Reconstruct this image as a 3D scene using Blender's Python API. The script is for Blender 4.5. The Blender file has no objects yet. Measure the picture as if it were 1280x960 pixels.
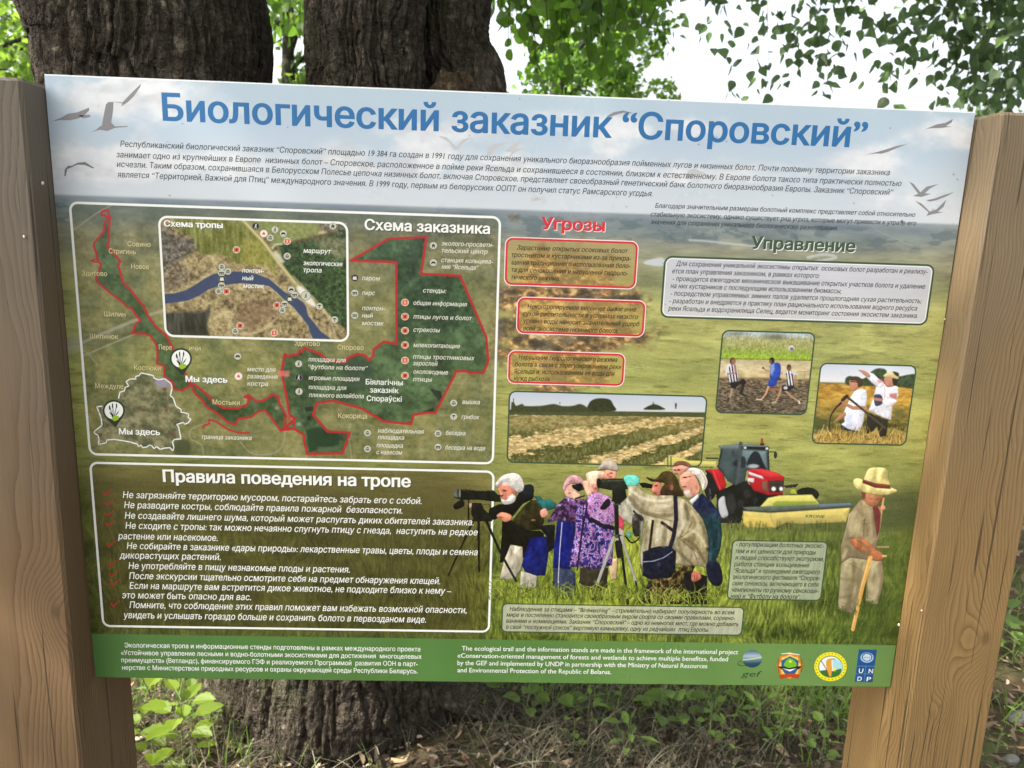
import bpy, math, random
import numpy as np
from mathutils import Matrix, Vector

# ------------------------------------------------------------------ camera, sky, sun, exposure
SC = bpy.context.scene
COL = SC.collection
ZB = 0.80                                  # height of the panel's lower edge
PW, PH = 1.2, 0.8424                       # printed panel, metres
CAM = np.array([-0.0371, -1.0447, 0.6763 + ZB])
RM = np.array([[0.99896405, -0.03073265, 0.03356079],
               [0.02661832, -0.20354078, -0.97870456],
               [0.03690917, 0.97858401, -0.20251187]])   # world -> (right, down, forward)
FPX = 961.0
cd = bpy.data.cameras.new("camera")
cam = bpy.data.objects.new("camera", cd); COL.objects.link(cam)
cd.sensor_width = 36.0; cd.lens = FPX / 1280.0 * 36.0
cd.dof.use_dof = True; cd.dof.focus_distance = 1.10; cd.dof.aperture_fstop = 8.0   # a phone lens focused on the panel
cd.clip_start = 0.02; cd.clip_end = 3000
m = Matrix.Identity(4)
for i in range(3):
    m[i][0] = RM[0, i]; m[i][1] = -RM[1, i]; m[i][2] = -RM[2, i]; m[i][3] = CAM[i]
cam.matrix_world = m
SC.camera = cam

SUN_ELEV, SUN_AZ = math.radians(51), math.radians(-103)   # azimuth measured from +Y towards +X
world = bpy.data.worlds.new("World"); SC.world = world; world.use_nodes = True
wn = world.node_tree.nodes; wl = world.node_tree.links
bg = wn["Background"]; bg.inputs["Strength"].default_value = 0.15
sky = wn.new("ShaderNodeTexSky"); sky.sky_type = 'NISHITA'; sky.sun_disc = False
sky.sun_elevation = SUN_ELEV; sky.sun_rotation = SUN_AZ
sky.air_density = 0.8; sky.dust_density = 6.0; sky.ozone_density = 0.6
hs = wn.new("ShaderNodeHueSaturation"); hs.inputs["Saturation"].default_value = 0.35
wl.new(sky.outputs[0], hs.inputs["Color"]); wl.new(hs.outputs[0], bg.inputs["Color"])
sd = bpy.data.lights.new("sun", 'SUN'); sd.energy = 3.6; sd.angle = math.radians(0.6); sd.color = (1.0, 0.93, 0.80)
sun = bpy.data.objects.new("sun", sd); COL.objects.link(sun)
sdir = Vector((math.sin(SUN_AZ) * math.cos(SUN_ELEV), math.cos(SUN_AZ) * math.cos(SUN_ELEV), math.sin(SUN_ELEV)))
sun.rotation_euler = sdir.to_track_quat('Z', 'Y').to_euler()
sun.location = sdir * 30
SC.view_settings.view_transform = 'Standard'; SC.view_settings.look = 'None'
SC.view_settings.gamma = 1.0; SC.view_settings.use_curve_mapping = False
SC.view_settings.exposure = 1.95
SC.render.engine = 'CYCLES'
SC.cycles.use_denoising = True; SC.cycles.denoising_input_passes = 'RGB_ALBEDO_NORMAL'; SC.cycles.denoising_prefilter = 'ACCURATE'
SC.cycles.use_adaptive_sampling = False; SC.cycles.sample_clamp_indirect = 4.0
SC.cycles.max_bounces = 8; SC.cycles.transparent_max_bounces = 8
rng = np.random.default_rng(7); random.seed(7)

# ------------------------------------------------------------------ helpers
def ray(x, y):
    return RM.T @ np.array([(x - 640) / FPX, (y - 480) / FPX, 1.0])
def at(x, y, Y):                            # photo pixel -> point on the vertical plane at depth Y
    d = ray(x, y); t = (Y - CAM[1]) / d[1]
    return CAM + d * t
def atz(x, y, Z):
    d = ray(x, y); t = (Z - CAM[2]) / d[2]
    return CAM + d * t
def uv(x, y):                               # photo pixel -> millimetres on the panel, right and down
    p = at(x, y, 0.0)
    return np.array([(p[0] + PW / 2) * 1000, (ZB + PH - p[2]) * 1000])
def uvs(pts): return np.array([uv(x, y) for x, y in pts])
def photo(u, v):                            # the reverse, vectorised
    P = np.stack([u / 1000 - PW / 2 - CAM[0], np.zeros_like(u) - CAM[1], ZB + PH - v / 1000 - CAM[2]], -1)
    q = P @ RM.T
    return q[..., 0] / q[..., 2] * FPX + 640, q[..., 1] / q[..., 2] * FPX + 480

def link(name, me, parent=None, mat=None):
    o = bpy.data.objects.new(name, me); COL.objects.link(o)
    if parent is not None: o.parent = parent
    if mat is not None:
        for mm in (mat if isinstance(mat, (list, tuple)) else [mat]): me.materials.append(mm)
    return o
def tag(o, label=None, cat=None, group=None, kind=None):
    if label: o["label"] = label
    if cat: o["category"] = cat
    if group: o["group"] = group
    if kind: o["kind"] = kind
    return o
def empty(name, loc, label, cat, group=None):
    o = bpy.data.objects.new(name, None); COL.objects.link(o); o.location = loc
    o.empty_display_size = 0.1
    return tag(o, label, cat, group)
def mesh_np(name, verts, faces, mats=None, smooth=False):
    """faces: (n,k) int array, or list of such arrays"""
    me = bpy.data.meshes.new(name)
    verts = np.asarray(verts, np.float32)
    fl = faces if isinstance(faces, list) else [faces]
    fl = [np.asarray(f, np.int32) for f in fl if len(f)]
    me.vertices.add(len(verts)); me.vertices.foreach_set("co", verts.ravel())
    nl = sum(f.size for f in fl); nf = sum(len(f) for f in fl)
    me.loops.add(nl); me.polygons.add(nf)
    me.loops.foreach_set("vertex_index", np.concatenate([f.ravel() for f in fl]))
    tot = np.concatenate([np.full(len(f), f.shape[1], np.int32) for f in fl])
    st = np.concatenate([[0], np.cumsum(tot)[:-1]]).astype(np.int32)
    me.polygons.foreach_set("loop_start", st)
    if mats is not None: me.polygons.foreach_set("material_index", np.asarray(mats, np.int32))
    me.update(calc_edges=True); me.validate()
    me.polygons.foreach_set("use_smooth", np.full(len(me.polygons), smooth, dtype=bool))
    return me

def srgb(c): 
    c = np.asarray(c, float) / 255.0
    return np.where(c <= 0.04045, c / 12.92, ((c + 0.055) / 1.055) ** 2.4)
PK = 0.92                                   # print white -> reflectance
def mat_plain(name, col, rough=0.5, lin=False, spec=0.5):
    mt = bpy.data.materials.new(name); mt.use_nodes = True
    b = mt.node_tree.nodes["Principled BSDF"]
    c = np.asarray(col) if lin else srgb(col) * PK
    b.inputs["Base Color"].default_value = (*[float(k) for k in c], 1)
    b.inputs["Roughness"].default_value = rough
    b.inputs["Specular IOR Level"].default_value = spec
    return mt
class NT:                                    # small node-building helper
    def __init__(s, name):
        s.m = bpy.data.materials.new(name); s.m.use_nodes = True
        s.n = s.m.node_tree.nodes; s.l = s.m.node_tree.links
        s.b = s.n["Principled BSDF"]; s.out = s.n["Material Output"]
    def node(s, t, **kw):
        n = s.n.new(t)
        for k, v in kw.items(): setattr(n, k, v)
        return n
    def set(s, sock, v):
        if hasattr(v, "is_output"): s.l.new(v, sock)
        else: sock.default_value = v
    def math(s, op, a, b=None, c=None):
        n = s.node("ShaderNodeMath", operation=op)
        s.set(n.inputs[0], a)
        if b is not None: s.set(n.inputs[1], b)
        if c is not None: s.set(n.inputs[2], c)
        return n.outputs[0]
    def vmath(s, op, a, b=None):
        n = s.node("ShaderNodeVectorMath", operation=op)
        s.set(n.inputs[0], a)
        if b is not None: s.set(n.inputs[1], b)
        return n.outputs["Value"] if op in ('LENGTH', 'DISTANCE', 'DOT_PRODUCT') else n.outputs[0]
    def noise(s, vec, scale, detail=4, rough=0.55, dist=0.0):
        n = s.node("ShaderNodeTexNoise"); n.inputs["Scale"].default_value = scale
        n.inputs["Detail"].default_value = detail; n.inputs["Roughness"].default_value = rough
        n.inputs["Distortion"].default_value = dist
        if vec is not None: s.l.new(vec, n.inputs["Vector"])
        return n.outputs["Fac"]
    def ramp(s, fac, stops, interp='LINEAR'):
        n = s.node("ShaderNodeValToRGB"); cr = n.color_ramp; cr.interpolation = interp
        while len(cr.elements) < len(stops): cr.elements.new(0.5)
        for e, (p, c) in zip(cr.elements, stops):
            e.position = p; e.color = (*c, 1) if len(c) == 3 else c
        s.l.new(fac, n.inputs[0]); return n.outputs[0]
    def mix(s, f, a, b, mode='MIX'):
        n = s.node("ShaderNodeMix", data_type='RGBA', blend_type=mode)
        s.set(n.inputs[0], f)
        for sk, v in ((n.inputs[6], a), (n.inputs[7], b)):
            if isinstance(v, tuple): sk.default_value = (*v, 1)
            else: s.l.new(v, sk)
        return n.outputs[2]
    def bump(s, h, strength, dist=0.01, nrm=None):
        n = s.node("ShaderNodeBump"); n.inputs["Strength"].default_value = strength
        n.inputs["Distance"].default_value = dist
        s.l.new(h, n.inputs["Height"])
        if nrm is not None: s.l.new(nrm, n.inputs["Normal"])
        return n.outputs[0]
    def objco(s):
        return s.node("ShaderNodeTexCoord").outputs["Object"]
    def xyz(s, v):
        n = s.node("ShaderNodeSeparateXYZ"); s.l.new(v, n.inputs[0]); return n.outputs
    def comb(s, x, y, z):
        n = s.node("ShaderNodeCombineXYZ")
        for i, v in enumerate((x, y, z)): s.set(n.inputs[i], v)
        return n.outputs[0]

# ---- value noise on arrays
def vnoise(shape, cell, seed):
    r = np.random.default_rng(seed)
    h, w = shape; cy, cx = cell
    gh, gw = int(h / cy) + 3, int(w / cx) + 3
    g = r.random((gh, gw))
    y = np.arange(h) / cy; x = np.arange(w) / cx
    yi = y.astype(int); xi = x.astype(int); yf = y - yi; xf = x - xi
    yf = yf * yf * (3 - 2 * yf); xf = xf * xf * (3 - 2 * xf)
    a = g[yi] * (1 - yf)[:, None] + g[yi + 1] * yf[:, None]
    return a[:, xi] * (1 - xf) + a[:, xi + 1] * xf
def fbm(shape, cell, seed, octv=4, gain=0.55):
    t = np.zeros(shape); a = 1.0; s = 0
    cy, cx = (cell if isinstance(cell, tuple) else (cell, cell))
    for k in range(octv):
        t += a * vnoise(shape, (max(cy, 1.0), max(cx, 1.0)), seed + k * 17); s += a
        a *= gain; cy /= 2; cx /= 2
        if max(cy, cx) < 1.0: break
    t /= s
    return np.clip((t - 0.5) * 1.5 + 0.5, 0, 1)
def sstep(a, b, x):
    t = np.clip((x - a) / (b - a), 0, 1); return t * t * (3 - 2 * t)
def lerp(a, b, t): return a + (b - a) * t
# ------------------------------------------------------------------ printed artwork: every print is drawn on a fine grid of vertices on the panel
def P(txt, zx=0, zy=0, s=1.0):              # "x,y x,y" measured in an enlargement -> photo pixels
    return [(zx + float(a.split(',')[0]) / s, zy + float(a.split(',')[1]) / s) for a in txt.split()]
def smooth_pts(pts, n=4, closed=True):
    p = np.asarray(pts, float); N = len(p); out = []
    rngi = range(N) if closed else range(N - 1)
    for i in rngi:
        if closed: a, b, c, d = p[(i - 1) % N], p[i], p[(i + 1) % N], p[(i + 2) % N]
        else: a, b, c, d = p[max(i - 1, 0)], p[i], p[i + 1], p[min(i + 2, N - 1)]
        for k in range(n):
            t = k / n
            out.append(0.5 * ((2 * b) + (c - a) * t + (2 * a - 5 * b + 4 * c - d) * t * t + (3 * b - a - 3 * c + d) * t ** 3))
    if not closed: out.append(p[-1])
    return np.array(out)

LAY = 0.12                                  # prints and inks lie a few hundredths of a millimetre apart
class Raster:
    def __init__(s, u0, v0, u1, v1, res):
        s.nu = int(round((u1 - u0) / res)) + 1; s.nv = int(round((v1 - v0) / res)) + 1
        s.u = np.linspace(u0, u1, s.nu); s.v = np.linspace(v0, v1, s.nv)
        U, V = np.meshgrid(s.u, s.v)
        s.U, s.V = U, V
        s.X, s.Y = photo(U, V)
        s.img = np.zeros((s.nv, s.nu, 3)); s.a = np.zeros((s.nv, s.nu)); s.lab = np.zeros((s.nv, s.nu), int)
        s.cur = 0; s.res = res; s.shade = 0.0
        s.shape = (s.nv, s.nu)
    @staticmethod
    def of(x0, y0, x1, y1, res):            # from a box in photo pixels
        q = uvs([(x0, y0), (x1, y0), (x1, y1), (x0, y1)])
        return Raster(q[:, 0].min(), q[:, 1].min(), q[:, 0].max(), q[:, 1].max(), res)
    def box(s, pts, pad):
        q = uvs([(min(p[0] for p in pts) - pad, min(p[1] for p in pts) - pad), (max(p[0] for p in pts) + pad, min(p[1] for p in pts) - pad),
                 (max(p[0] for p in pts) + pad, max(p[1] for p in pts) + pad), (min(p[0] for p in pts) - pad, max(p[1] for p in pts) + pad)])
        i0 = max(np.searchsorted(s.u, q[:, 0].min()) - 1, 0); i1 = min(np.searchsorted(s.u, q[:, 0].max()) + 1, s.nu)
        j0 = max(np.searchsorted(s.v, q[:, 1].min()) - 1, 0); j1 = min(np.searchsorted(s.v, q[:, 1].max()) + 1, s.nv)
        return slice(j0, j1), slice(i0, i1)
    def put(s, sl, al, col, layer=True):
        if callable(col): col = col(s.X[sl], s.Y[sl], sl)
        col = np.asarray(col, float)
        s.img[sl] = s.img[sl] * (1 - al[..., None]) + col * al[..., None]
        if layer:
            na = 1 - (1 - s.a[sl]) * (1 - al)
            s.a[sl] = na
            s.lab[sl] = np.where(al > 0.5, s.cur, s.lab[sl])
    def poly(s, pts, col, soft=0.9, alpha=1.0, sm=False, tex=0, ts=3, layer=True):
        if sm: pts = smooth_pts(pts, 4)
        pts = np.asarray(pts, float)
        sl = s.box(pts, soft + 1); X, Y = s.X[sl], s.Y[sl]
        if X.size == 0: return
        d = np.full(X.shape, 1e9); ins = np.zeros(X.shape, bool)
        for (ax, ay), (bx, by) in zip(pts, np.roll(pts, -1, 0)):
            ex, ey = bx - ax, by - ay; L = ex * ex + ey * ey + 1e-9
            t = np.clip(((X - ax) * ex + (Y - ay) * ey) / L, 0, 1)
            d = np.minimum(d, np.hypot(X - ax - t * ex, Y - ay - t * ey))
            c = (ay > Y) != (by > Y)
            ins ^= c & (X < ex * (Y - ay) / (by - ay if by != ay else 1e-9) + ax)
        sd = np.where(ins, -d, d)
        al = np.clip(0.5 - sd / soft, 0, 1) * alpha
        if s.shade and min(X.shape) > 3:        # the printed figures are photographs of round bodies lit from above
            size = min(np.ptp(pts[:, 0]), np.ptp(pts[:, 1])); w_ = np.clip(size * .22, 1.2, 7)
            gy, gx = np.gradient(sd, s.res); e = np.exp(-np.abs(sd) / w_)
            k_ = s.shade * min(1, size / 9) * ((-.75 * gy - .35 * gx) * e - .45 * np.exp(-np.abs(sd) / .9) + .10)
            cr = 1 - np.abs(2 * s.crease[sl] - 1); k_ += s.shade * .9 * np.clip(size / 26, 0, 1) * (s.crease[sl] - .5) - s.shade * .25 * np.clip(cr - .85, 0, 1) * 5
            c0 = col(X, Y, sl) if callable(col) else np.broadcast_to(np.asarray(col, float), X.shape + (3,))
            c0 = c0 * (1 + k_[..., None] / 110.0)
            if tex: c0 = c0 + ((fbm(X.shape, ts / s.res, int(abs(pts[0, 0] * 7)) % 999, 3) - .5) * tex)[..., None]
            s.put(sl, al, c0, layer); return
        if tex:
            base = np.asarray(col if not callable(col) else (128, 128, 128), float)
            nz = fbm(X.shape, ts / s.res, int(abs(pts[0, 0] * 7 + pts[0, 1] * 3)) % 9999, 3) - 0.5
            c2 = base + nz[..., None] * tex
            s.put(sl, al, c2, layer)
        else: s.put(sl, al, col, layer)
    def line(s, pts, w, col, alpha=1.0, soft=0.8, sm=False, w1=None, layer=True):
        if sm: pts = smooth_pts(pts, 4, False)
        pts = np.asarray(pts, float); sl = s.box(pts, w + 2); X, Y = s.X[sl], s.Y[sl]
        if X.size == 0: return
        d = np.full(X.shape, 1e9); n = len(pts) - 1
        for k in range(n):
            (ax, ay), (bx, by) = pts[k], pts[k + 1]
            ex, ey = bx - ax, by - ay; L = ex * ex + ey * ey + 1e-9
            t = np.clip(((X - ax) * ex + (Y - ay) * ey) / L, 0, 1)
            ww = w / 2 if w1 is None else lerp(w, w1, (k + t) / n) / 2
            d = np.minimum(d, np.hypot(X - ax - t * ex, Y - ay - t * ey) - ww)
        s.put(sl, np.clip(0.5 - d / soft, 0, 1) * alpha, col, layer)
    def ell(s, cx, cy, rx, ry, col, soft=0.9, alpha=1.0, rot=0, layer=True):
        R_ = max(rx, ry) + soft + 1
        sl = s.box([(cx - R_, cy - R_), (cx + R_, cy + R_)], 0); X, Y = s.X[sl] - cx, s.Y[sl] - cy
        if X.size == 0: return
        c, n = math.cos(rot), math.sin(rot)
        x, y = X * c + Y * n, -X * n + Y * c
        d = (np.hypot(x / rx, y / ry) - 1) * min(rx, ry)
        s.put(sl, np.clip(0.5 - d / soft, 0, 1) * alpha, col, layer)
    def mesh(s, name, parent, off, keep=None, mat=None):
        f = (s.a[:-1, :-1] + s.a[1:, :-1] + s.a[:-1, 1:] + s.a[1:, 1:]) * 0.25 > 0.5
        if keep is not None: f &= keep[:-1, :-1]
        jj, ii = np.nonzero(f)
        if len(jj) == 0: return None
        a = jj * s.nu + ii
        F = np.stack([a, a + s.nu, a + s.nu + 1, a + 1], 1)
        used, inv = np.unique(F.ravel(), return_inverse=True)
        F = inv.reshape(-1, 4).astype(np.int32)
        U, V = s.U.ravel()[used], s.V.ravel()[used]
        co = np.stack([U / 1000 - PW / 2, np.full(len(U), -off * LAY / 1000), ZB + PH - V / 1000], 1)
        me = mesh_np(name, co, F)
        col = srgb(np.clip(s.img.reshape(-1, 3)[used], 0, 255)) * PK
        at_ = me.color_attributes.new("print", 'FLOAT_COLOR', 'POINT')
        at_.data.foreach_set("color", np.concatenate([col, np.ones((len(col), 1))], 1).astype(np.float32).ravel())
        return link(name, me, parent, mat or PRINT)
    def stops(s, t, st):
        xs = [q[0] for q in st]
        return np.stack([np.interp(t, xs, [q[1][k] for q in st]) for k in range(3)], -1)

_t = NT("printed_vinyl")
_a = _t.node("ShaderNodeAttribute", attribute_name="print")
_t.l.new(_a.outputs["Color"], _t.b.inputs["Base Color"])
_rn = _t.noise(_t.objco(), 9.0, 5, .65); _t.l.new(_t.math("MULTIPLY_ADD", _rn, .34, .14), _t.b.inputs["Roughness"]); _t.b.inputs["Specular IOR Level"].default_value = 0.4
PRINT = _t.m
# ------------------------------------------------------------------ background landscape print
BG = Raster(0, 0, 1200, PH * 1000, 1.0)
sh = BG.shape; X, Y = BG.X, BG.Y
rel = Y - (243 + (X - 60) * (281 - 243) / 1150.0)
skyc = BG.stops(rel, [(-150, (176, 193, 205)), (-90, (178, 194, 208)), (-30, (196, 204, 212)), (0, (202, 207, 213))])
def blob(x, y, rx, ry): return np.exp(-(((X - x) / rx) ** 2 + ((Y - y) / ry) ** 2))
cl = 1.0 * blob(130, 110, 120, 40) + .8 * blob(110, 205, 75, 32) + .7 * blob(360, 205, 260, 30) + .85 * blob(545, 160, 90, 26) \
    + .8 * blob(700, 150, 40, 22) + .9 * blob(770, 165, 60, 26) + .75 * blob(860, 160, 70, 20) + .9 * blob(1085, 200, 50, 22) + .9 * blob(1190, 160, 70, 34) \
    + .6 * blob(620, 215, 200, 26) + .7 * blob(900, 215, 120, 22) + .6 * blob(1130, 245, 90, 25) + .4 * blob(250, 130, 120, 30)
nz = fbm(sh, (34, 60), 3, 5, .6)
cl = sstep(.35, .95, cl * (0.45 + 1.0 * nz) + .28 * (nz - .4))
edge = fbm(sh, (14, 20), 8, 4)
cloud = np.array((222, 222, 224.)) + (edge - .5)[..., None] * np.array((26, 24, 18)) - (sstep(.5, .9, fbm(sh, (24, 50), 31, 4)) * 22)[..., None]
sky_i = lerp(skyc, cloud, (cl * .85)[..., None])
gnd = BG.stops(rel, [(0, (134, 144, 158)), (7, (118, 129, 142)), (24, (120, 129, 132)), (38, (136, 136, 124)), (58, (134, 133, 112)),
                     (85, (140, 141, 100)), (112, (160, 158, 98)), (200, (154, 156, 90)), (260, (160, 158, 88)), (305, (146, 148, 80)), (345, (130, 132, 70)), (385, (104, 112, 52)),
                     (470, (88, 100, 40)), (560, (84, 98, 36))])
n1 = lerp(fbm(sh, (2.0, 13), 41, 3), fbm(sh, (4, 30), 40, 4), .45); n2 = fbm(sh, (12, 60), 42, 4); n3 = fbm(sh, (26, 80), 43, 3)
gnd += ((n1 - .5) * np.interp(rel, [0, 30, 110, 330, 420], [10, 26, 30, 26, 10]))[..., None] * np.array((1, 1, .8))
gnd += ((n2 - .5) * np.interp(rel, [0, 40, 330], [16, 34, 24]))[..., None] * np.array((1, .98, .7))
gnd += ((n3 - .5) * 22)[..., None] * np.array((1.1, .9, .5))
dk = sstep(.62, .85, fbm(sh, (4, 30), 47, 4)) * sstep(100, 140, rel) * (1 - sstep(330, 400, rel))
gnd -= (dk * 26)[..., None] * np.array((1, .9, .6))
# tree belts in the far haze and hedges
tb = sstep(.5, .7, fbm(sh, (9, 26), 52, 4)) * sstep(3, 12, rel) * (1 - sstep(26, 46, rel))
gnd = lerp(gnd, np.array((84, 98, 110.)), (tb * .6)[..., None])
# long grass in the near meadow: upright strands, bent by a slow warp
wx = (fbm(sh, 40, 61, 2) - .5) * 26
ii = np.clip((np.arange(sh[1])[None, :] + wx * (fbm(sh, 60, 62, 2) * 1.6)).astype(int), 0, sh[1] - 1)
st1 = np.take_along_axis(fbm(sh, (16, 1.9), 63, 3), ii, 1); st2 = np.take_along_axis(fbm(sh, (9, 1.3), 64, 2), ii[:, ::-1], 1)
gm = sstep(350, 430, rel)
gnd += ((st1 - .5) * 66 * gm + (st2 - .5) * 40 * gm)[..., None] * np.array((1, 1.02, .55))
gnd += ((fbm(sh, (22, 34), 66, 4) - .5) * 46 * gm)[..., None] * np.array((.9, 1, .4))
hl = blob(700, 745, 130, 45) + blob(850, 735, 120, 40) * .7 + blob(790, 690, 40, 80) * .8
gnd += (np.clip(hl, 0, 1) * (40 + 40 * (st1 - .5)))[..., None] * np.array((1, 1, .15))
dr = blob(1060, 640, 110, 26) * sstep(.1, .5, fbm(sh, (10, 16), 71, 3) + .15) * (Y < 665) + .9 * blob(1130, 640, 60, 24)
gnd = lerp(gnd, np.array((62, 72, 44.)), (np.clip(dr, 0, 1) * .75)[..., None])
gnd = lerp(gnd, np.array((58, 78, 32.)), (sstep(1000, 1090, X) * sstep(655, 680, Y) * .45)[..., None])
gnd = lerp(gnd, np.array((66, 64, 36.)), (sstep(640, 560, X) * sstep(560, 610, Y) * .5)[..., None])
gnd = lerp(gnd, gnd * .86 + np.array((0, 2, 2.)), (sstep(640, 600, X) * sstep(250, 280, Y) * (1 - sstep(560, 600, Y)))[..., None])
gnd += ((np.random.default_rng(9).random(sh) - .5) * 16 * sstep(20, 120, rel))[..., None]
gnd = lerp(gnd, gnd.mean(-1, keepdims=True), .04) * np.array((1.0, 1.035, .97))
# river bends
gnd = gnd * np.array((1.03, 1.0, 1.02)) + (sstep(40, 110, rel) * (1 - sstep(340, 420, rel)))[..., None] * np.array((4, 3, 3.))
BG.img = np.where((rel < 0)[..., None], sky_i, gnd)
mixh = sstep(-2, 2, rel)[..., None]; BG.img = lerp(sky_i, gnd, mixh); BG.a[:] = 1
BG.poly(P("808,326 826,322 832,327 826,333 806,330"), (196, 200, 206), 2, .9, True, layer=False)
BG.line(P("862,300 890,302 925,306 945,308"), 2.4, (190, 194, 196), .8, 2, True, layer=False)
BG.line(P("1010,322 1030,318 1045,322 1020,327"), 3.4, (186, 190, 192), .8, 2, True, layer=False)
# track that runs through the left of the map
BG.poly(P("60,430 90,421 175,400 178,405 92,442 60,452"), (150, 146, 136), 4, .55, layer=False)
# burning grass
q = np.hypot((X - 705) / 100.0, (Y - 392) / 108.0) + (fbm(sh, 26, 81, 4) - .5) * .9
fm = sstep(1.08, .62, q) * (X > 612); ff = fbm(sh, (7, 11), 82, 5, .7) + (blob(680, 375, 60, 60) * .15)
fire = BG.stops(ff, [(.15, (46, 40, 34)), (.36, (82, 68, 54)), (.52, (112, 86, 60)), (.66, (156, 112, 70)), (.78, (206, 158, 104)), (.92, (232, 206, 150))])
smk = sstep(.5, .75, fbm(sh, 34, 84, 3)); fire = lerp(fire, np.array((110, 104, 98.)), (smk * .45)[..., None])
BG.img = lerp(BG.img, fire, (fm * .86)[..., None])
for x, y, r in ((671, 430, 7), (700, 436, 5), (648, 424, 6), (735, 365, 5), (640, 366, 6)):
    BG.ell(x, y, r * 1.4, r * .7, (52, 46, 42), 4, .7, layer=False)
# tinted backing of the text boxes
def rquad(x0, y0, x1, y1, x2, y2, x3, y3): 
    q = uvs([(x0, y0), (x1, y1), (x2, y2), (x3, y3)])
    return [(q[0, 0] + q[3, 0]) / 2, (q[0, 1] + q[1, 1]) / 2, (q[1, 0] + q[2, 0]) / 2, (q[2, 1] + q[3, 1]) / 2]
R_MAP = rquad(89, 253, 624, 272, 617, 579, 111, 568)
R_RULE = rquad(113, 578, 617, 590, 611, 789, 129, 783)
R_TH1 = rquad(632, 297, 796, 303, 795, 360, 632, 356)
R_TH2 = rquad(647, 372.5, 806, 376.5, 804.5, 420.5, 647, 416)
R_TH3 = rquad(636, 439.5, 780.5, 442, 779, 482, 635.5, 478.5)
R_MAN = rquad(832, 321, 1166.5, 331.5, 1159, 405, 825.5, 397)
R_BIRD = rquad(627.5, 754, 929, 760, 927.5, 794, 628, 789.5)
R_POP = rquad(916, 675.5, 1034.5, 677.5, 1025.5, 751, 909, 748)
R_HAY = rquad(637, 489, 882, 495.5, 878, 583, 634, 578)
R_FOOT = rquad(903, 413, 1019, 416.5, 1007, 519, 895, 515)
R_SCY = rquad(1026, 454.5, 1146, 457, 1131, 557, 1015, 553.5)
R_TRAIL = rquad(199, 270, 433, 279.5, 436, 425, 207, 421)
R_FOOTER = [0, float(uvs([(500, 797.5)])[0, 1]), 1200, PH * 1000]
def rmask(ra, r, rad=0.0):
    cx, cy, hx, hy = (r[0] + r[2]) / 2, (r[1] + r[3]) / 2, (r[2] - r[0]) / 2, (r[3] - r[1]) / 2
    dx, dy = np.abs(ra.U - cx) - hx + rad, np.abs(ra.V - cy) - hy + rad
    return np.hypot(np.maximum(dx, 0), np.maximum(dy, 0)) + np.minimum(np.maximum(dx, dy), 0) - rad < 0
def tint(r, col, k):
    mk = rmask(BG, r, 8); BG.img[mk] = lerp(BG.img[mk], np.array(col, float), k)
for r in (R_TH1, R_TH2, R_TH3): tint(r, (196, 164, 84), .46)
tint(R_MAN, (206, 206, 222), .80)
tint(R_BIRD, (196, 196, 182), .74); tint(R_POP, (182, 190, 172), .70)
mk = rmask(BG, R_RULE, 10); BG.img[mk] = BG.img[mk] * .86 + np.array((6, 0, 0.))
BG.img[BG.V < 1.8] = (240, 242, 242)
# green footer with a soft lighter middle
mk = rmask(BG, R_FOOTER)
BG.img[mk] = (BG.stops(X, [(110, (80, 118, 62)), (560, (82, 121, 60)), (800, (98, 134, 70)), (1110, (104, 138, 76))]) + ((fbm(sh, 40, 91, 3) - .5) * 6)[..., None])[mk]

for k in range(170):                            # specks of dirt and a few scuffs on the laminate
    x_, y_ = rng.uniform(70, 1200), rng.uniform(110, 840)
    BG.ell(x_, y_, rng.uniform(.5, 1.3), rng.uniform(.5, 1.1), (96, 90, 78), 1.0, rng.uniform(.25, .7), layer=False)
for k in range(14):
    x_, y_ = rng.uniform(90, 1150), rng.uniform(110, 800); BG.line([(x_, y_), (x_ + rng.normal() * 22, y_ + rng.normal() * 14)], .7, (214, 212, 204), .3, .8, layer=False)
# ------------------------------------------------------------------ map of the reserve
MAP = Raster(*R_MAP, 0.85); sh2 = MAP.shape
def resample(dst, src):
    ju = np.clip(((dst.U - src.u[0]) / (src.u[1] - src.u[0])).round().astype(int), 0, src.nu - 1)
    jv = np.clip(((dst.V - src.v[0]) / (src.v[1] - src.v[0])).round().astype(int), 0, src.nv - 1)
    return src.img[jv, ju]
MAP.img = resample(MAP, BG); MAP.a = rmask(MAP, R_MAP, 10).astype(float)
X, Y = MAP.X, MAP.Y
f1 = fbm(sh2, 30, 101, 5, .6); f2 = fbm(sh2, (10, 26), 102, 4); f3 = fbm(sh2, 5, 103, 3)
sat = MAP.stops(f1, [(.1, (70, 78, 46)), (.35, (92, 96, 58)), (.55, (112, 110, 66)), (.75, (132, 126, 78)), (.95, (150, 142, 92))])
sat += np.array((10, 8, 12.)) + ((f2 - .5) * 34 + (f3 - .5) * 40)[..., None]
top = sstep(300, 258, Y)
MAP.img = lerp(MAP.img * .92, sat, .62)
MAP.img = lerp(MAP.img, np.array((92, 104, 96.)) + (f2 - .5)[..., None] * 30, (top * .8)[..., None])
yel = np.exp(-(((X - 200) / 90) ** 2 + ((Y - 455) / 30) ** 2)) * .5; MAP.img += yel[..., None] * np.array((18, 22, 0))
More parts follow.
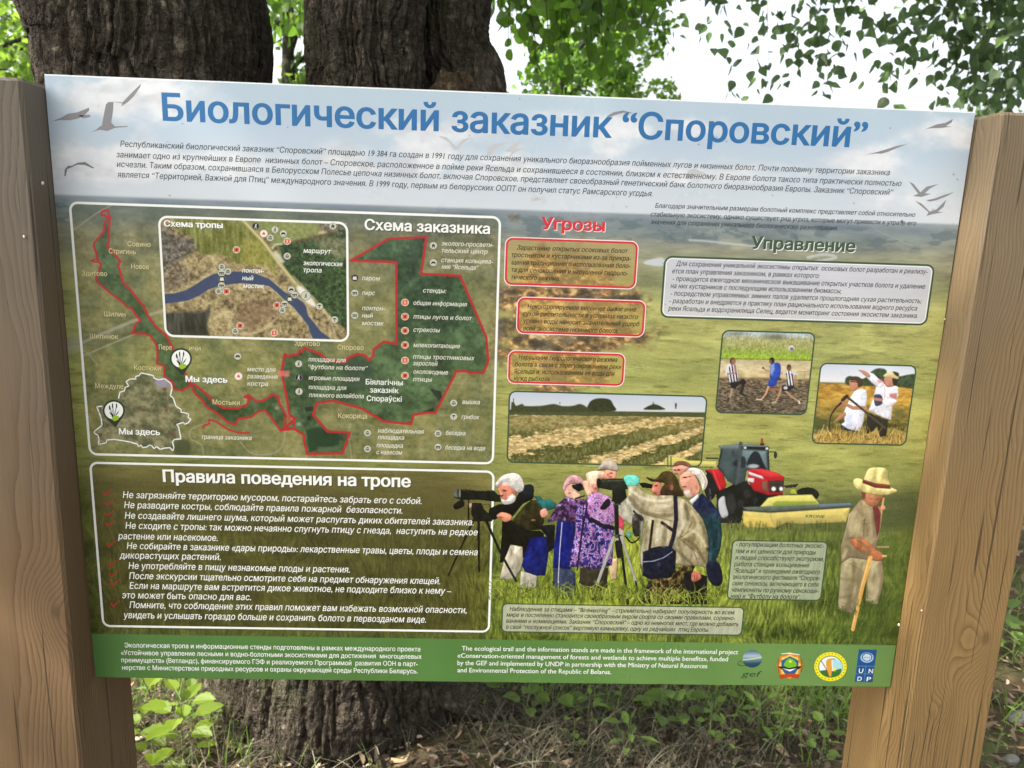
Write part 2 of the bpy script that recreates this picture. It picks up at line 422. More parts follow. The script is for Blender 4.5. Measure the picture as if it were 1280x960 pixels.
# roads
for pts, w in ((P("86,292 122,266 152,250"), 1.6), (P("80,440 110,425 175,398 205,388"), 4.0), (P("80,455 120,438 190,408"), 2.2),
               (P("104,438 112,444 122,456"), 1.6), (P("265,527 240,536 238,548 252,556 254,568"), 1.4), (P("300,552 318,568 350,562 358,530"), 1.3),
               (P("438,530 436,545 440,575"), 1.2)):
    MAP.line(pts, w, (170, 164, 140), .65, 1.4, True, layer=False)
RED = (176, 36, 42)
west = P("265,110 240,145 240,190 185,255 180,275 195,320 200,350 205,372 222,380 205,440 190,470 195,490 280,560 350,610 375,640 410,655 425,685 462,725 430,745 415,790 405,800 480,800 520,815 550,860 560,900 558,960", 80, 250, 4.8)
west += P("530,110 575,125 575,190 620,215 625,255 675,265 725,235 745,280 800,330 810,355 870,390 930,445 980,460 1000,425 1070,420 1110,385 1150,380 1185,420 1240,495 1275,485", 80, 430, 4.571)
east = P("275,110 270,180 268,250 258,280 300,320 340,370 325,395 345,450 350,490 400,540 430,580 480,640 500,690 550,760 610,810 650,880", 80, 250, 4.8)
east += P("690,160 720,225 750,235 820,290 850,325 910,365 990,370 1050,345 1055,310 1030,300 1055,290 1100,330 1140,325 1190,290 1225,300 1230,340 1270,410", 80, 430, 4.571)
big = P("165,440 135,420 120,320 95,190 110,95 130,110 150,100 175,100 190,80 205,82 215,65 255,78 300,95 340,130 430,140 445,120 500,95 540,105 560,125 580,110 585,70 640,30 705,40", 330, 420, 4.267)
big += P("262,600 262,270 35,262 220,155 412,143 385,330 582,340 710,645 722,765 695,825 660,822 630,826 610,815 560,815 550,840", 430, 260, 4.0)
big += P("1005,230 960,320 915,410 870,408 800,420 785,470 640,455 520,385 370,345 280,360 262,420 300,460 340,510 457,515 420,625 230,628 215,560 215,530 160,495 95,500", 330, 420, 4.267)
gcol = lambda X_, Y_, sl: np.array((58, 84, 52.)) + ((f1[sl] - .5) * 46 + (f2[sl] - .5) * 20 + (f3[sl] - .5) * 30)[..., None] * np.array((.9, 1, .8))
MAP.poly(west + east[::-1], gcol, 1.5, .78, layer=False)
gbig = lambda X_, Y_, sl: np.array((50, 76, 52.)) + ((f1[sl] - .5) * 58 + (f2[sl] - .5) * 26 + (f3[sl] - .5) * 34)[..., None] * np.array((.8, 1, .7)) + sstep(400, 440, Y_)[..., None] * np.array((12, 10, 4))
MAP.poly(big, gbig, 1.5, .86, layer=False)
MAP.poly(P("440,150 510,110 560,130 580,230 520,290 440,280", 330, 420, 4.267), (52, 68, 56), 6, .5, True, layer=False)
MAP.poly(P("225,500 290,485 400,520 400,580 240,620", 330, 420, 4.267), (26, 52, 30), 3, .8, layer=False)
MAP.poly(P("285,590 400,590 395,610 285,612", 330, 420, 4.267), (84, 100, 70), 2, .7, layer=False)
for a in ("885,285 900,280 945,345 935,345", "905,285 945,295 950,330 940,335", "215,380 262,376 262,400 225,405", "228,430 252,425 250,450 232,450", "848,405 905,380 905,405 850,412"):
    MAP.poly(P(a, 330, 420, 4.267), (24, 36, 28), 1.5, .85, layer=False)
for x, y, r in ((70, 385, 14), (185, 470, 14), (120, 210, 10)):
    MAP.ell(330 + x / 4.267, 420 + y / 4.267, r / 4.267, r / 6, (176, 180, 160), 2, .5, layer=False)
for pl, w in ((west, 2.6), (east, 2.8), (big + [big[0]], 3.0)):
    MAP.line([(a + random.uniform(-.35, .35), b + random.uniform(-.35, .35)) for a, b in pl], w, RED, .95, 1.0, layer=False)
MAP.line(P("265,110 250,95 225,90 230,70 262,62 268,85 275,110", 80, 250, 4.8), 2.6, RED, 1, 1, True, layer=False)
MAP.line(P("205,372 185,372 163,364 195,356", 80, 250, 4.8), 2.2, RED, 1, 1, layer=False)
MAP.line(P("795,480 800,465 830,455 830,432 870,445 940,490 1000,508 1060,508", 80, 430, 4.571), 2.2, RED, 1, 1, layer=False)
MAP.line(P("105,465 110,435 150,430 172,440 140,470 165,460 165,490 110,490 105,465 140,440", 330, 420, 4.267), 1.6, RED, 1, .8, layer=False)
MAP.poly(P("78,185 135,185 135,215 78,215", 330, 420, 4.267), (226, 110, 110), 1, .7, layer=False)
# country outline
bel = P("216,355 188,358 200,390 212,420 217,465 178,495 172,508 195,522 200,545 197,575 215,570 240,565 245,548 290,545 340,553 380,560 420,572 425,585 440,578 450,592 475,588 485,578 500,580 515,598 530,585 548,602 575,595 605,592 622,610 628,590 620,560 630,545 668,542 660,500 655,475 645,460 680,448 690,458 710,450 725,430 710,420 712,400 690,393 668,390 670,375 640,355 625,310 608,295 618,250 610,225 590,210 575,198 540,205 515,195 510,180 465,170 440,165 430,180 410,185 410,200 375,200 355,215 370,240 350,248 345,268 320,275 312,310", 80, 430, 4.571)
f4 = fbm(sh2, 9, 111, 4, .65)
bcol = lambda X_, Y_, sl: MAP.stops(f4[sl], [(.2, (72, 76, 52)), (.45, (104, 104, 76)), (.6, (128, 122, 92)), (.8, (150, 146, 110))])
MAP.poly(bel, bcol, 1, .85, layer=False)
MAP.poly(P("520,205 560,190 600,210 605,240 560,250 530,235", 80, 430, 4.571), (150, 146, 170), 3, .8, True, layer=False)
for x, y in ((425, 367), (585, 378), (575, 258), (208, 518), (622, 515)):
    MAP.ell(80 + x / 4.571, 430 + y / 4.571, 2.2, 2, (120, 60, 50), 1.4, .8, layer=False)
MAP.poly(P("630,560 700,545 730,590 700,640 635,630", 80, 430, 4.571), (58, 66, 40), 5, .7, True, layer=False)

# ------------------------------------------------------------------ inset: aerial photo of the trail
TR = Raster(*R_TRAIL, 0.7); sh3 = TR.shape; TR.a = rmask(TR, R_TRAIL, 11).astype(float)
X, Y = TR.X, TR.Y
g1 = fbm(sh3, 16, 121, 5, .62); g2 = fbm(sh3, 5, 122, 4, .65); g3 = fbm(sh3, (26, 5), 123, 4)
TR.img = TR.stops(g1 * .5 + g2 * .5, [(.2, (78, 68, 46)), (.4, (128, 112, 78)), (.6, (164, 146, 104)), (.8, (196, 180, 134))])
def M1(t): return P(t, 190, 260, 4.923)
dkc = lambda c, amp: (lambda X_, Y_, sl: np.array(c, float) + ((g2[sl] - .5) * amp)[..., None])
TR.poly(M1("40,120 130,130 200,180 260,200 270,250 180,330 240,420 80,520 40,400"), dkc((116, 104, 84), 90), 6, .8, True)
TR.poly(M1("40,130 150,180 250,190 260,250 150,330 50,360"), dkc((88, 84, 76), 100), 8, .75, True)
TR.poly(M1("130,60 560,60 660,180 760,330 760,410 720,350 600,340 520,340 440,290 290,280 250,180 130,120"), lambda X_, Y_, sl: np.array((112, 116, 54.)) + ((g3[sl] - .5) * 60 + (g2[sl] - .5) * 30)[..., None], 3, .95)
TR.poly(M1("560,200 680,200 740,330 760,410 700,350 560,340"), dkc((150, 144, 66), 50), 10, .7, True)
TR.poly(M1("560,60 1040,75 1020,170 860,215 740,250 700,180"), dkc((128, 134, 78), 36), 3, 1)
TR.poly(M1("780,230 1010,170 1200,130 1200,760 1130,690 960,520 860,430 800,340"), lambda X_, Y_, sl: np.array((52, 72, 40.)) + ((g2[sl] - .5) * 76)[..., None] * np.array((.8, 1, .7)), 4, 1)
TR.poly(M1("1000,190 1180,190 1190,300 1130,310 1050,250"), dkc((124, 122, 92), 70), 8, .8, True)
TR.poly(M1("1030,80 1200,90 1200,150 1060,140"), dkc((96, 96, 84), 110), 6, .8, True)
TR.poly(M1("80,650 300,640 360,600 340,720 330,790 90,780"), lambda X_, Y_, sl: np.array((50, 50, 42.)) + ((g3[sl] - .5) * 60)[..., None], 5, .92, True)
TR.poly(M1("540,600 640,560 760,620 740,680 600,760 520,700"), dkc((128, 104, 78), 40), 10, .7, True)
for pl in ("740,620 800,640 720,720 660,760 560,780 480,740", "375,300 380,340 395,380", "1030,600 1100,700 1130,800", "870,420 1000,560 1190,790"):
    TR.line(M1(pl), 2.2, (200, 186, 146), .55, 2, True)
river = M1("60,530 140,525 210,505 270,470 330,430 380,405 480,390 560,392 640,405 720,435 760,470 820,520 880,545 930,580 950,610 960,660 1000,710 1040,760 1100,805 990,805 970,760 960,720 920,670 870,610 820,570 770,520 720,480 640,470 560,462 480,470 420,480 350,500 290,540 220,570 140,582 60,592")
TR.line(river, 4, (196, 182, 142), .5, 5)
TR.poly(river, lambda X_, Y_, sl: np.array((58, 70, 98.)) + ((g2[sl] - .5) * 8)[..., None], 1.2, 1)
TR.line(M1("560,75 690,215 790,350 880,460 960,540 1000,590"), 4.6, (176, 164, 106), .9, 2)
TR.line(M1("560,75 690,215 790,350 880,460"), 1.6, (206, 196, 150), .8, 1)
TR.line(M1("850,215 1000,185 1140,145"), 1.8, (110, 62, 52), .8, 1)
TR.line(M1("740,250 760,225 800,222"), 2, (200, 196, 170), .8, 1.4, True)
TR.poly(M1("760,260 820,330 800,345 750,290"), (206, 202, 186), 3, .8)
TR.poly(M1("890,490 930,490 1005,590 990,605 930,560"), (226, 220, 210), 3, .95, True)

# ------------------------------------------------------------------ inset: mown hay
HY = Raster(*R_HAY, 0.7); sh4 = HY.shape; HY.a = rmask(HY, R_HAY, 9).astype(float)
X, Y = HY.X, HY.Y
rh = Y - (512.5 + (X - 640) * 3.0 / 240)
k1 = fbm(sh4, (3, 7), 131, 4, .65); k2 = fbm(sh4, (6, 3), 132, 3); k3 = fbm(sh4, (8, 20), 133, 3)
skyh = HY.stops(rh, [(-26, (182, 192, 206)), (0, (206, 208, 208))])
fld = HY.stops(k1 * .6 + k3 * .4, [(.2, (66, 62, 32)), (.45, (110, 100, 54)), (.62, (150, 132, 80)), (.8, (196, 174, 118))])
# rows of hay run towards a vanishing point on the right
vx, vy = 1010.0, 495.0
ang = np.arctan2(Y - vy, vx - X); band = np.sin(ang * 46 + (k3 - .5) * 1.3) + (k1 - .5) * .8
grn = np.array((100, 100, 52.)) + ((k2 - .5) * 74)[..., None]; hay = np.array((196, 170, 116.)) + ((k1 - .5) * 120)[..., None] * np.array((1, .95, .8))
fld = lerp(grn, hay, (sstep(.0, .55, band))[..., None])
fld = lerp(fld, np.array((58, 56, 30.)), (np.exp(-((band + .28) / .22) ** 2) * .6)[..., None])
far = (1 - sstep(14, 36, rh)); fld = lerp(fld, np.array((176, 154, 100.)) + ((k1 - .5) * 120)[..., None], (far * .6)[..., None])
HY.img = lerp(skyh, np.where((rh < 6)[..., None], np.array((74, 80, 48.)) + ((k1 - .5) * 20)[..., None], fld), sstep(-.6, .6, rh)[..., None])
def P7(t): return P(t, 620, 400, 4.571)
DG = (50, 54, 32)
HY.poly(P7("530,520 530,480 555,455 600,447 650,455 670,485 678,520"), DG, 1.4, 1, True, 26, 2)
HY.poly(P7("848,512 862,496 880,488 900,480 925,486 945,496 962,512"), DG, 1.4, 1, True, 20, 2)
HY.poly(P7("85,510 90,470 105,475 115,490 150,480 170,492 260,490 330,480 380,492 440,490 480,480 520,500 520,525 85,525"), (62, 66, 40), 1.6, 1, True, 20, 2)
HY.line(P7("1028,480 1027,505"), 1.4, (64, 64, 44)); HY.ell(620 + 1028 / 4.571, 400 + 486 / 4.571, 1.2, 2.6, (64, 64, 44))
HY.line(P7("100,450 100,475"), 1, DG); HY.line(P7("898,470 898,482"), 1, DG); HY.line(P7("365,470 365,480"), .8, DG)

# ------------------------------------------------------------------ inset: football in the mud
FB = Raster(*R_FOOT, 0.55); FB.crease = fbm(FB.shape, (7, 3), 177, 3); sh5 = FB.shape; FB.a = rmask(FB, R_FOOT, 9).astype(float)
X, Y = FB.X, FB.Y
ry = (Y - 410) * 8.35 - (X - 890) * 0.02 * 8.35
m1 = fbm(sh5, (3, 7), 141, 4, .65); m2 = fbm(sh5, (5, 2.5), 142, 3); m3 = fbm(sh5, (8, 18), 143, 3)
FB.img = FB.stops(ry, [(30, (176, 190, 196)), (75, (176, 184, 170)), (95, (166, 164, 118)), (180, (156, 158, 92)), (240, (142, 160, 72)), (300, (150, 178, 52)), (318, (120, 128, 50)), (328, (188, 174, 138)), (420, (202, 184, 142)), (500, (196, 176, 130)), (525, (120, 102, 78)), (600, (104, 90, 72)), (900, (92, 82, 66))])
FB.img += ((m2 - .5) * 60 * (ry < 325) + (m3 - .5) * 46 * (ry > 325) * (ry < 520))[..., None]
FB.img += ((m1 - .5) * 120 * (ry >= 520))[..., None] * np.array((1, .92, .8))
def F(t): return P(t, 890, 410, 8.35)
for x, y, rx, rr in ((640, 90, 100, 26), (250, 60, 80, 18), (690, 100, 40, 18)): FB.ell(890 + x / 8.35, 410 + y / 8.35, rx / 8.35, rr / 8.35, (104, 104, 84), 5, .75)
FB.line(F("1030,452 1115,444"), .8, (90, 84, 50)); FB.line(F("890,456 1030,452"), .7, (150, 120, 90), .7); FB.line(F("968,455 965,580"), 1, (150, 136, 100), .8)
FB.ell(890 + 828 / 8.35, 410 + 210 / 8.35, 3.7, 3.7, (206, 204, 206)); FB.ell(890 + 832 / 8.35, 410 + 220 / 8.35, 2.4, 2.2, (120, 112, 116), 1.2)
SK = (176, 128, 100); BK = (32, 30, 36)
def striped(x0, y0): 
    return lambda X_, Y_, sl: np.where((np.sin((X_ - x0 - (Y_ - y0) * .15) * 1.75) > 0)[..., None], np.array((214, 212, 220.)), np.array((36, 34, 44.)))
# left player
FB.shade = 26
FB.line(F("205,640 200,690 172,740"), 3.2, (166, 140, 112)); FB.line(F("175,735 165,755"), 3, (60, 50, 44)); FB.line(F("330,560 315,640 300,680"), 4, (44, 40, 40)); FB.line(F("300,680 345,705"), 3, (50, 44, 42))
FB.poly(F("185,570 265,560 330,530 360,560 340,600 290,580 270,600 240,635 200,625"), BK, 1)
FB.poly(F("165,385 250,385 262,450 275,510 265,555 185,570 165,490"), striped(0, 0), 1)
FB.poly(F("222,400 250,400 258,470 235,460"), (196, 130, 140), 1.2, .8); FB.line(F("175,385 155,440 150,480"), 3, (220, 216, 220)); FB.line(F("160,478 240,472"), 2, SK)
FB.ell(890 + 215 / 8.35, 410 + 345 / 8.35, 3.7, 4.4, (92, 62, 52)); FB.ell(890 + 225 / 8.35, 410 + 352 / 8.35, 2.4, 3.2, (150, 104, 84), 1.2)
# player in blue
FB.line(F("590,610 560,690 515,745"), 2.6, (200, 158, 124), w1=1.8); FB.line(F("515,748 465,745"), 1.8, (206, 190, 160)); FB.line(F("600,640 700,640 715,650"), 3.4, (142, 96, 74))
FB.poly(F("588,560 640,510 690,530 665,600 630,612 585,608"), (40, 66, 158), 1)
FB.poly(F("612,385 660,362 710,375 718,450 700,530 640,545 605,520 608,450"), (44, 72, 166), 1, 1, True, 30, 2)
FB.poly(F("612,390 650,370 655,430 625,500 610,470"), (136, 164, 214), 1.6, .85); FB.line(F("610,455 570,445 535,418"), 2, SK); FB.ell(890 + 533 / 8.35, 410 + 417 / 8.35, 1.4, 1.3, (84, 62, 54)); FB.line(F("690,520 715,535"), 2.4, (60, 50, 48))
FB.ell(890 + 625 / 8.35, 410 + 340 / 8.35, 3.3, 4, (34, 30, 28)); FB.ell(890 + 612 / 8.35, 410 + 352 / 8.35, 1.6, 2.4, (120, 84, 66), 1)
# right player
FB.line(F("725,620 700,700 665,770"), 2.6, (176, 142, 112), w1=1.7); FB.line(F("665,772 630,780"), 1.6, (190, 176, 150)); FB.line(F("760,650 830,715 905,765"), 2.8, (170, 136, 108), w1=1.8); FB.line(F("905,765 915,785"), 2, (220, 210, 196))
FB.poly(F("735,600 850,580 860,610 800,655 730,660 725,625"), (38, 34, 42), 1); FB.ell(890 + 768 / 8.35, 410 + 625 / 8.35, 2.6, 2, (206, 204, 206), 1.4)
FB.poly(F("765,455 830,445 850,470 845,540 850,600 775,605 790,540"), striped(2, 3), 1); FB.line(F("770,460 735,480"), 2.4, (200, 198, 206)); FB.line(F("835,460 880,490"), 3, (200, 198, 206)); FB.line(F("875,495 860,555"), 2, SK); FB.line(F("735,480 720,470"), 1.6, SK)
FB.ell(890 + 803 / 8.35, 410 + 412 / 8.35, 2.8, 4, (70, 52, 46)); FB.ell(890 + 806 / 8.35, 410 + 428 / 8.35, 2, 2.4, (118, 84, 68), 1)

# ------------------------------------------------------------------ inset: mowing with a scythe
SY = Raster(*R_SCY, 0.55); SY.crease = fbm(SY.shape, (16, 10), 177, 3); sh6 = SY.shape; SY.a = rmask(SY, R_SCY, 9).astype(float)
X, Y = SY.X, SY.Y
ry = (Y - 445) * 8 - (X - 1010) * 8 * 0.028
s1 = fbm(sh6, (4, 9), 151, 4, .65); s2 = fbm(sh6, (7, 2.2), 152, 3); s3 = fbm(sh6, (10, 24), 153, 3)
SY.img = SY.stops(ry, [(60, (196, 204, 218)), (240, (226, 224, 226)), (256, (214, 210, 206)), (258, (134, 128, 80)), (285, (186, 142, 62)), (420, (190, 150, 66)), (560, (132, 112, 52)), (680, (96, 92, 46)), (760, (150, 124, 62)), (880, (172, 142, 78))])
SY.img += ((s1 - .5) * 56 * (ry > 262) + (s3 - .5) * 56 * (ry > 262) + (s2 - .5) * 90 * (ry > 640))[..., None] * np.array((1, .95, .6))
def G(t): return P(t, 1010, 445, 8)
DGT = (58, 74, 50)
SY.poly(G("370,270 380,220 420,200 480,215 560,225 640,150 710,122 780,140 800,200 905,205 1080,185 1080,320 900,310 640,300 540,300 400,290"), DGT, 1.6, 1, True, 40, 3)
SY.poly(G("870,540 940,530 960,600 880,620"), (84, 92, 52), 5, .7, True); SY.poly(G("60,620 180,640 200,720 80,760"), (66, 74, 40), 6, .7, True)
# man at the back
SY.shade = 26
SY.poly(G("595,560 640,580 720,620 800,640 785,800 720,810 690,700 620,780 575,770"), (44, 42, 36), 1.2, 1)
SY.poly(G("690,270 760,280 860,290 900,310 905,400 850,460 830,640 740,610 605,545 650,430"), (224, 222, 228), 1.2, 1, False, 22, 3)
SY.poly(G("575,190 640,170 720,240 760,270 730,320 680,300 620,250"), (226, 224, 232), 1.2, 1, True); SY.poly(G("500,140 560,145 620,185 610,215 560,190 530,160"), (186, 134, 108), 1, 1, True)
SY.poly(G("690,240 740,235 750,265 705,275"), (206, 132, 138), 1.4, .8); SY.poly(G("815,380 890,370 880,430 820,410"), (190, 100, 106), 1.2, .8); SY.line(G("760,300 770,350 765,420"), 1.3, (214, 170, 172), .8)
SY.poly(G("665,390 720,385 745,420 740,480 680,500 660,450"), (62, 66, 92), 1.2, 1, True); SY.line(G("670,430 740,440 760,450"), 3.4, (182, 130, 104)); SY.poly(G("750,440 850,430 890,460 800,510 760,500"), (228, 226, 230), 1.2, 1, True)
SY.poly(G("765,215 840,215 870,240 860,300 790,310 765,270"), (182, 128, 104), 1, 1, True); SY.poly(G("850,180 905,200 900,250 870,300 845,260"), (48, 38, 34), 1.2, 1, True)
SY.poly(G("755,195 800,165 860,155 900,190 900,230 830,215 770,212"), (206, 190, 138), 1, 1, True); SY.poly(G("850,155 905,170 905,205 870,190"), (60, 50, 44), 1.2, 1, True)
# woman in front
SY.poly(G("325,680 420,700 520,740 510,765 420,750 330,735"), (36, 40, 52), 1.2, 1)
SY.poly(G("430,400 470,345 540,325 585,345 590,420 570,540 555,660 515,755 460,745 400,730 330,685 365,660 360,560 400,470"), (230, 230, 240), 1.2, 1, False, 20, 3)
SY.poly(G("400,560 440,600 430,700 380,690"), (196, 204, 230), 3, .6, True); SY.poly(G("480,450 585,440 580,520 500,520"), (214, 218, 236), 2, .7)
SY.line(G("570,520 450,520 370,480"), 5, (184, 132, 104), w1=4); SY.poly(G("300,460 360,455 375,500 310,505"), (178, 124, 96), 1, 1, True); SY.poly(G("370,560 375,600 300,650 270,650 310,600"), (180, 128, 98), 1, 1, True)
SY.poly(G("415,240 500,250 505,310 470,350 430,335"), (192, 134, 104), 1, 1, True); SY.poly(G("410,240 450,205 510,210 545,250 535,300 500,310 490,255 440,245"), (74, 56, 46), 1, 1, True); SY.line(G("430,255 500,262"), 1.2, (36, 32, 34))
SY.line(G("385,405 480,480 600,580 770,720"), 2.8, (78, 68, 52)); SY.line(G("345,440 390,400"), 4, (46, 42, 38)); SY.line(G("330,470 270,530 225,610 208,740"), 2.8, (44, 42, 42), sm=True, w1=1.2)
for k in range(70):
    x0 = random.uniform(60, 960); y0 = random.uniform(760, 880); dx = random.uniform(-40, 60); 
    SY.line(G(f"{x0:.0f},{y0:.0f} {x0+dx:.0f},{y0-random.uniform(30,80):.0f}"), .9, random.choice([(196, 166, 96), (150, 124, 60), (96, 80, 40), (212, 186, 120)]), .8)
# ------------------------------------------------------------------ printed cut-out figures
BW = Raster.of(548, 568, 912, 772, 0.6)
X, Y = BW.X, BW.Y
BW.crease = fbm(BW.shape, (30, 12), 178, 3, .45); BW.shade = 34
LIN = dict(soft=.7)
def A(t): return P(t, 560, 580, 6)
def B(t): return P(t, 660, 570, 5.05)
def Cc(t): return P(t, 740, 570, 4.8)
cam_n = np.clip((fbm(BW.shape, (11, 7), 161, 3, .55) - .5) * 1.3 + .5, 0, 1); cam_m = fbm(BW.shape, 6.5, 162, 3, .6); fold = fbm(BW.shape, (26, 9), 163, 3, .5)
def cloth(c, amp=26): return lambda X_, Y_, sl: np.array(c, float) + ((fold[sl] - .5) * amp)[..., None]
def pattern(X_, Y_, sl):
    return BW.stops(cam_n[sl], [(.2, (40, 34, 84)), (.34, (78, 70, 142)), (.42, (70, 60, 120)), (.47, (206, 194, 218)), (.53, (150, 130, 190)), (.58, (176, 70, 120)), (.66, (110, 56, 110)), (.72, (196, 170, 206)), (.8, (60, 54, 120))])
def pattern2(X_, Y_, sl):
    return BW.stops(cam_m[sl], [(.2, (120, 70, 130)), (.4, (196, 158, 200)), (.52, (176, 90, 146)), (.64, (214, 190, 216)), (.85, (90, 70, 140))])
def dpat(X_, Y_, sl):
    return BW.stops(cam_m[sl], [(.2, (36, 30, 50)), (.45, (60, 48, 84)), (.6, (130, 70, 100)), (.75, (70, 60, 110)), (.9, (150, 130, 160))])
def camo(X_, Y_, sl):
    return BW.stops(cam_n[sl], [(.2, (40, 34, 22)), (.45, (74, 64, 40)), (.6, (128, 112, 70)), (.75, (52, 46, 28)), (.9, (150, 134, 92))])
# 1: bearded man bent over a camera on a tripod
BW.cur = 1
BW.poly(A("440,640 470,605 560,620 565,720 545,790 500,860 440,870 385,865 400,800"), cloth((168, 160, 140), 50), 1)
BW.poly(A("545,800 600,810 670,830 660,930 535,930"), cloth((164, 158, 140), 40), 1.4)
BW.poly(A("405,430 440,405 500,430 600,500 690,500 720,520 720,600 600,720 560,700 560,620 470,600 440,680 410,740 385,740 395,640"), (22, 22, 18), 1)
BW.poly(A("310,330 380,300 450,300 500,270 560,160 620,150 645,190 640,260 560,300 480,400 420,370 350,420 290,420"), (20, 22, 22), 1)
BW.poly(A("560,170 600,150 640,165 640,220 600,250 560,230"), (34, 38, 48), 1.4, 1, True)
BW.poly(A("500,400 560,320 620,270 680,270 715,320 720,440 690,490 600,500 500,440 470,430"), lambda X_, Y_, sl: np.array((52, 48, 26.)) + ((fold[sl] - .5) * 34)[..., None], 1)
BW.poly(A("640,240 690,240 720,280 720,330 690,290"), (40, 96, 96), 1, 1)
BW.poly(A("365,385 400,362 450,370 480,390 470,420 430,435 400,420 375,405"), (206, 140, 112), .8, 1, True)
BW.poly(A("375,180 420,130 470,140 500,200 500,260 440,285 400,265 385,220"), (196, 128, 106), 1, 1, True)
BW.poly(A("400,260 440,270 480,225 510,250 490,290 430,305 400,285"), (206, 200, 192), 1, 1, True)
BW.poly(A("352,150 400,90 480,65 540,85 570,150 560,200 520,215 495,190 470,175 450,140 400,150 375,175"), (204, 198, 190), 1.2, 1, True, 26, 2)
BW.ell(560 + 395 / 6, 580 + 235 / 6, 3, 1.6, (60, 34, 30), 1.2)
# camera and tripod of the first man
BW.line(A("155,270 152,420"), 2, (26, 26, 24)); BW.poly(A("40,190 130,188 240,200 340,195 385,240 400,285 330,280 230,268 100,268 40,250"), (26, 28, 26), .8)
BW.poly(A("40,192 72,190 72,250 40,248"), (104, 108, 98), .9); BW.poly(A("80,192 95,192 95,250 80,250"), (126, 130, 118), .9); BW.line(A("110,198 340,205"), 1, (74, 76, 68), .7)
BW.poly(A("45,300 100,265 125,290 115,320 60,342 40,325"), (28, 28, 26), .9, 1, True)
BW.poly(A("155,295 195,290 200,330 160,330"), (190, 150, 130), .8); BW.poly(A("180,290 250,290 270,340 330,390 330,430 200,430 170,370"), (28, 28, 28), 1); BW.line(A("250,310 300,300 320,330"), 1.2, (60, 60, 56), sm=True)
BW.line(A("200,400 80,660 2,835"), 3.4, (34, 32, 26), w1=2.2); BW.line(A("228,420 232,805"), 3.4, (30, 28, 24), w1=2.4); BW.line(A("262,370 390,660 512,880"), 3.6, (34, 32, 30), w1=2.6)
# 2: child with binoculars beside a blue bag
BW.cur = 2
BW.poly(B("10,520 120,505 130,620 110,755 50,755 -20,730 -40,690"), cloth((22, 32, 96), 26), 1); BW.poly(B("60,440 170,430 165,580 130,610 120,510"), (26, 26, 34), 1)
BW.poly(B("160,700 260,712 300,735 300,850 280,900 240,880 180,860 155,830"), cloth((58, 66, 88), 26), 1.6)
BW.poly(B("185,400 300,420 290,560 270,715 155,705 165,560"), cloth((24, 34, 104), 30), 1); BW.line(B("215,420 200,600 190,800"), 1.1, (196, 196, 206))
BW.poly(B("55,290 130,270 180,300 170,330 110,350"), (44, 104, 104), 1); BW.poly(B("75,350 110,330 130,370 90,390"), (206, 150, 130), .9, 1, True)
BW.poly(B("190,300 235,255 300,275 370,270 375,370 300,425 180,405 110,430 140,380"), dpat, 1)
BW.poly(B("225,180 290,180 310,260 240,255"), (214, 172, 150), .9, 1, True); BW.poly(B("220,210 225,170 260,125 310,122 350,150 350,185 280,175 245,195 235,220"), (196, 150, 154), 1, 1, True, 40, 2)
BW.poly(B("275,185 335,170 355,210 320,225 285,205"), (26, 26, 32), .8); BW.poly(B("280,225 330,240 320,275 285,270"), (222, 178, 156), .9, 1, True); BW.line(B("300,270 355,250"), 2, (30, 28, 40))
# 3: woman in a patterned jacket
BW.cur = 3
BW.poly(B("330,705 505,700 500,840 430,860 320,800"), (60, 56, 44), 1.6); BW.poly(B("500,650 570,640 560,780 520,790"), cloth((190, 166, 130), 40), 2)
BW.poly(B("305,300 400,330 520,390 545,480 530,690 420,715 330,700 260,700 275,600 300,480"), pattern, 1)
BW.poly(B("375,240 430,220 520,260 550,330 545,420 470,440 390,390 370,330"), pattern2, 1); BW.line(B("375,300 340,480 310,720"), 2.2, (40, 30, 60)); BW.line(B("350,300 345,420 330,600"), 1.2, (36, 28, 50))
BW.line(B("400,400 470,440 545,455"), 5, (34, 28, 44)); BW.poly(B("455,325 500,270 520,285 515,315 475,340"), (34, 30, 40), 1, 1, True)
BW.poly(B("345,165 380,155 405,190 400,240 370,245"), (232, 186, 160), .9, 1, True); BW.poly(B("365,110 420,92 490,100 510,130 440,150 440,210 410,230 395,190 370,150"), (236, 196, 168), 1, 1, True, 18, 3)
BW.poly(B("400,180 440,180 450,220 420,235"), (196, 130, 110), 1.2, .8, True)
# 4: man in a pale cap behind
BW.cur = 4
BW.poly(B("490,85 555,90 555,130 540,150 480,135"), (214, 152, 128), .9, 1, True); BW.poly(B("438,85 460,50 500,25 545,35 567,65 562,95 500,82 455,88"), (176, 164, 150), .9, 1, True); BW.line(B("440,88 500,84 560,95"), 1.4, (110, 98, 92), .8)
BW.poly(B("545,270 610,290 606,560 560,540 545,450"), (176, 170, 154), 1.2); BW.poly(B("560,360 606,400 606,470 570,450"), (196, 80, 96), 1.4)
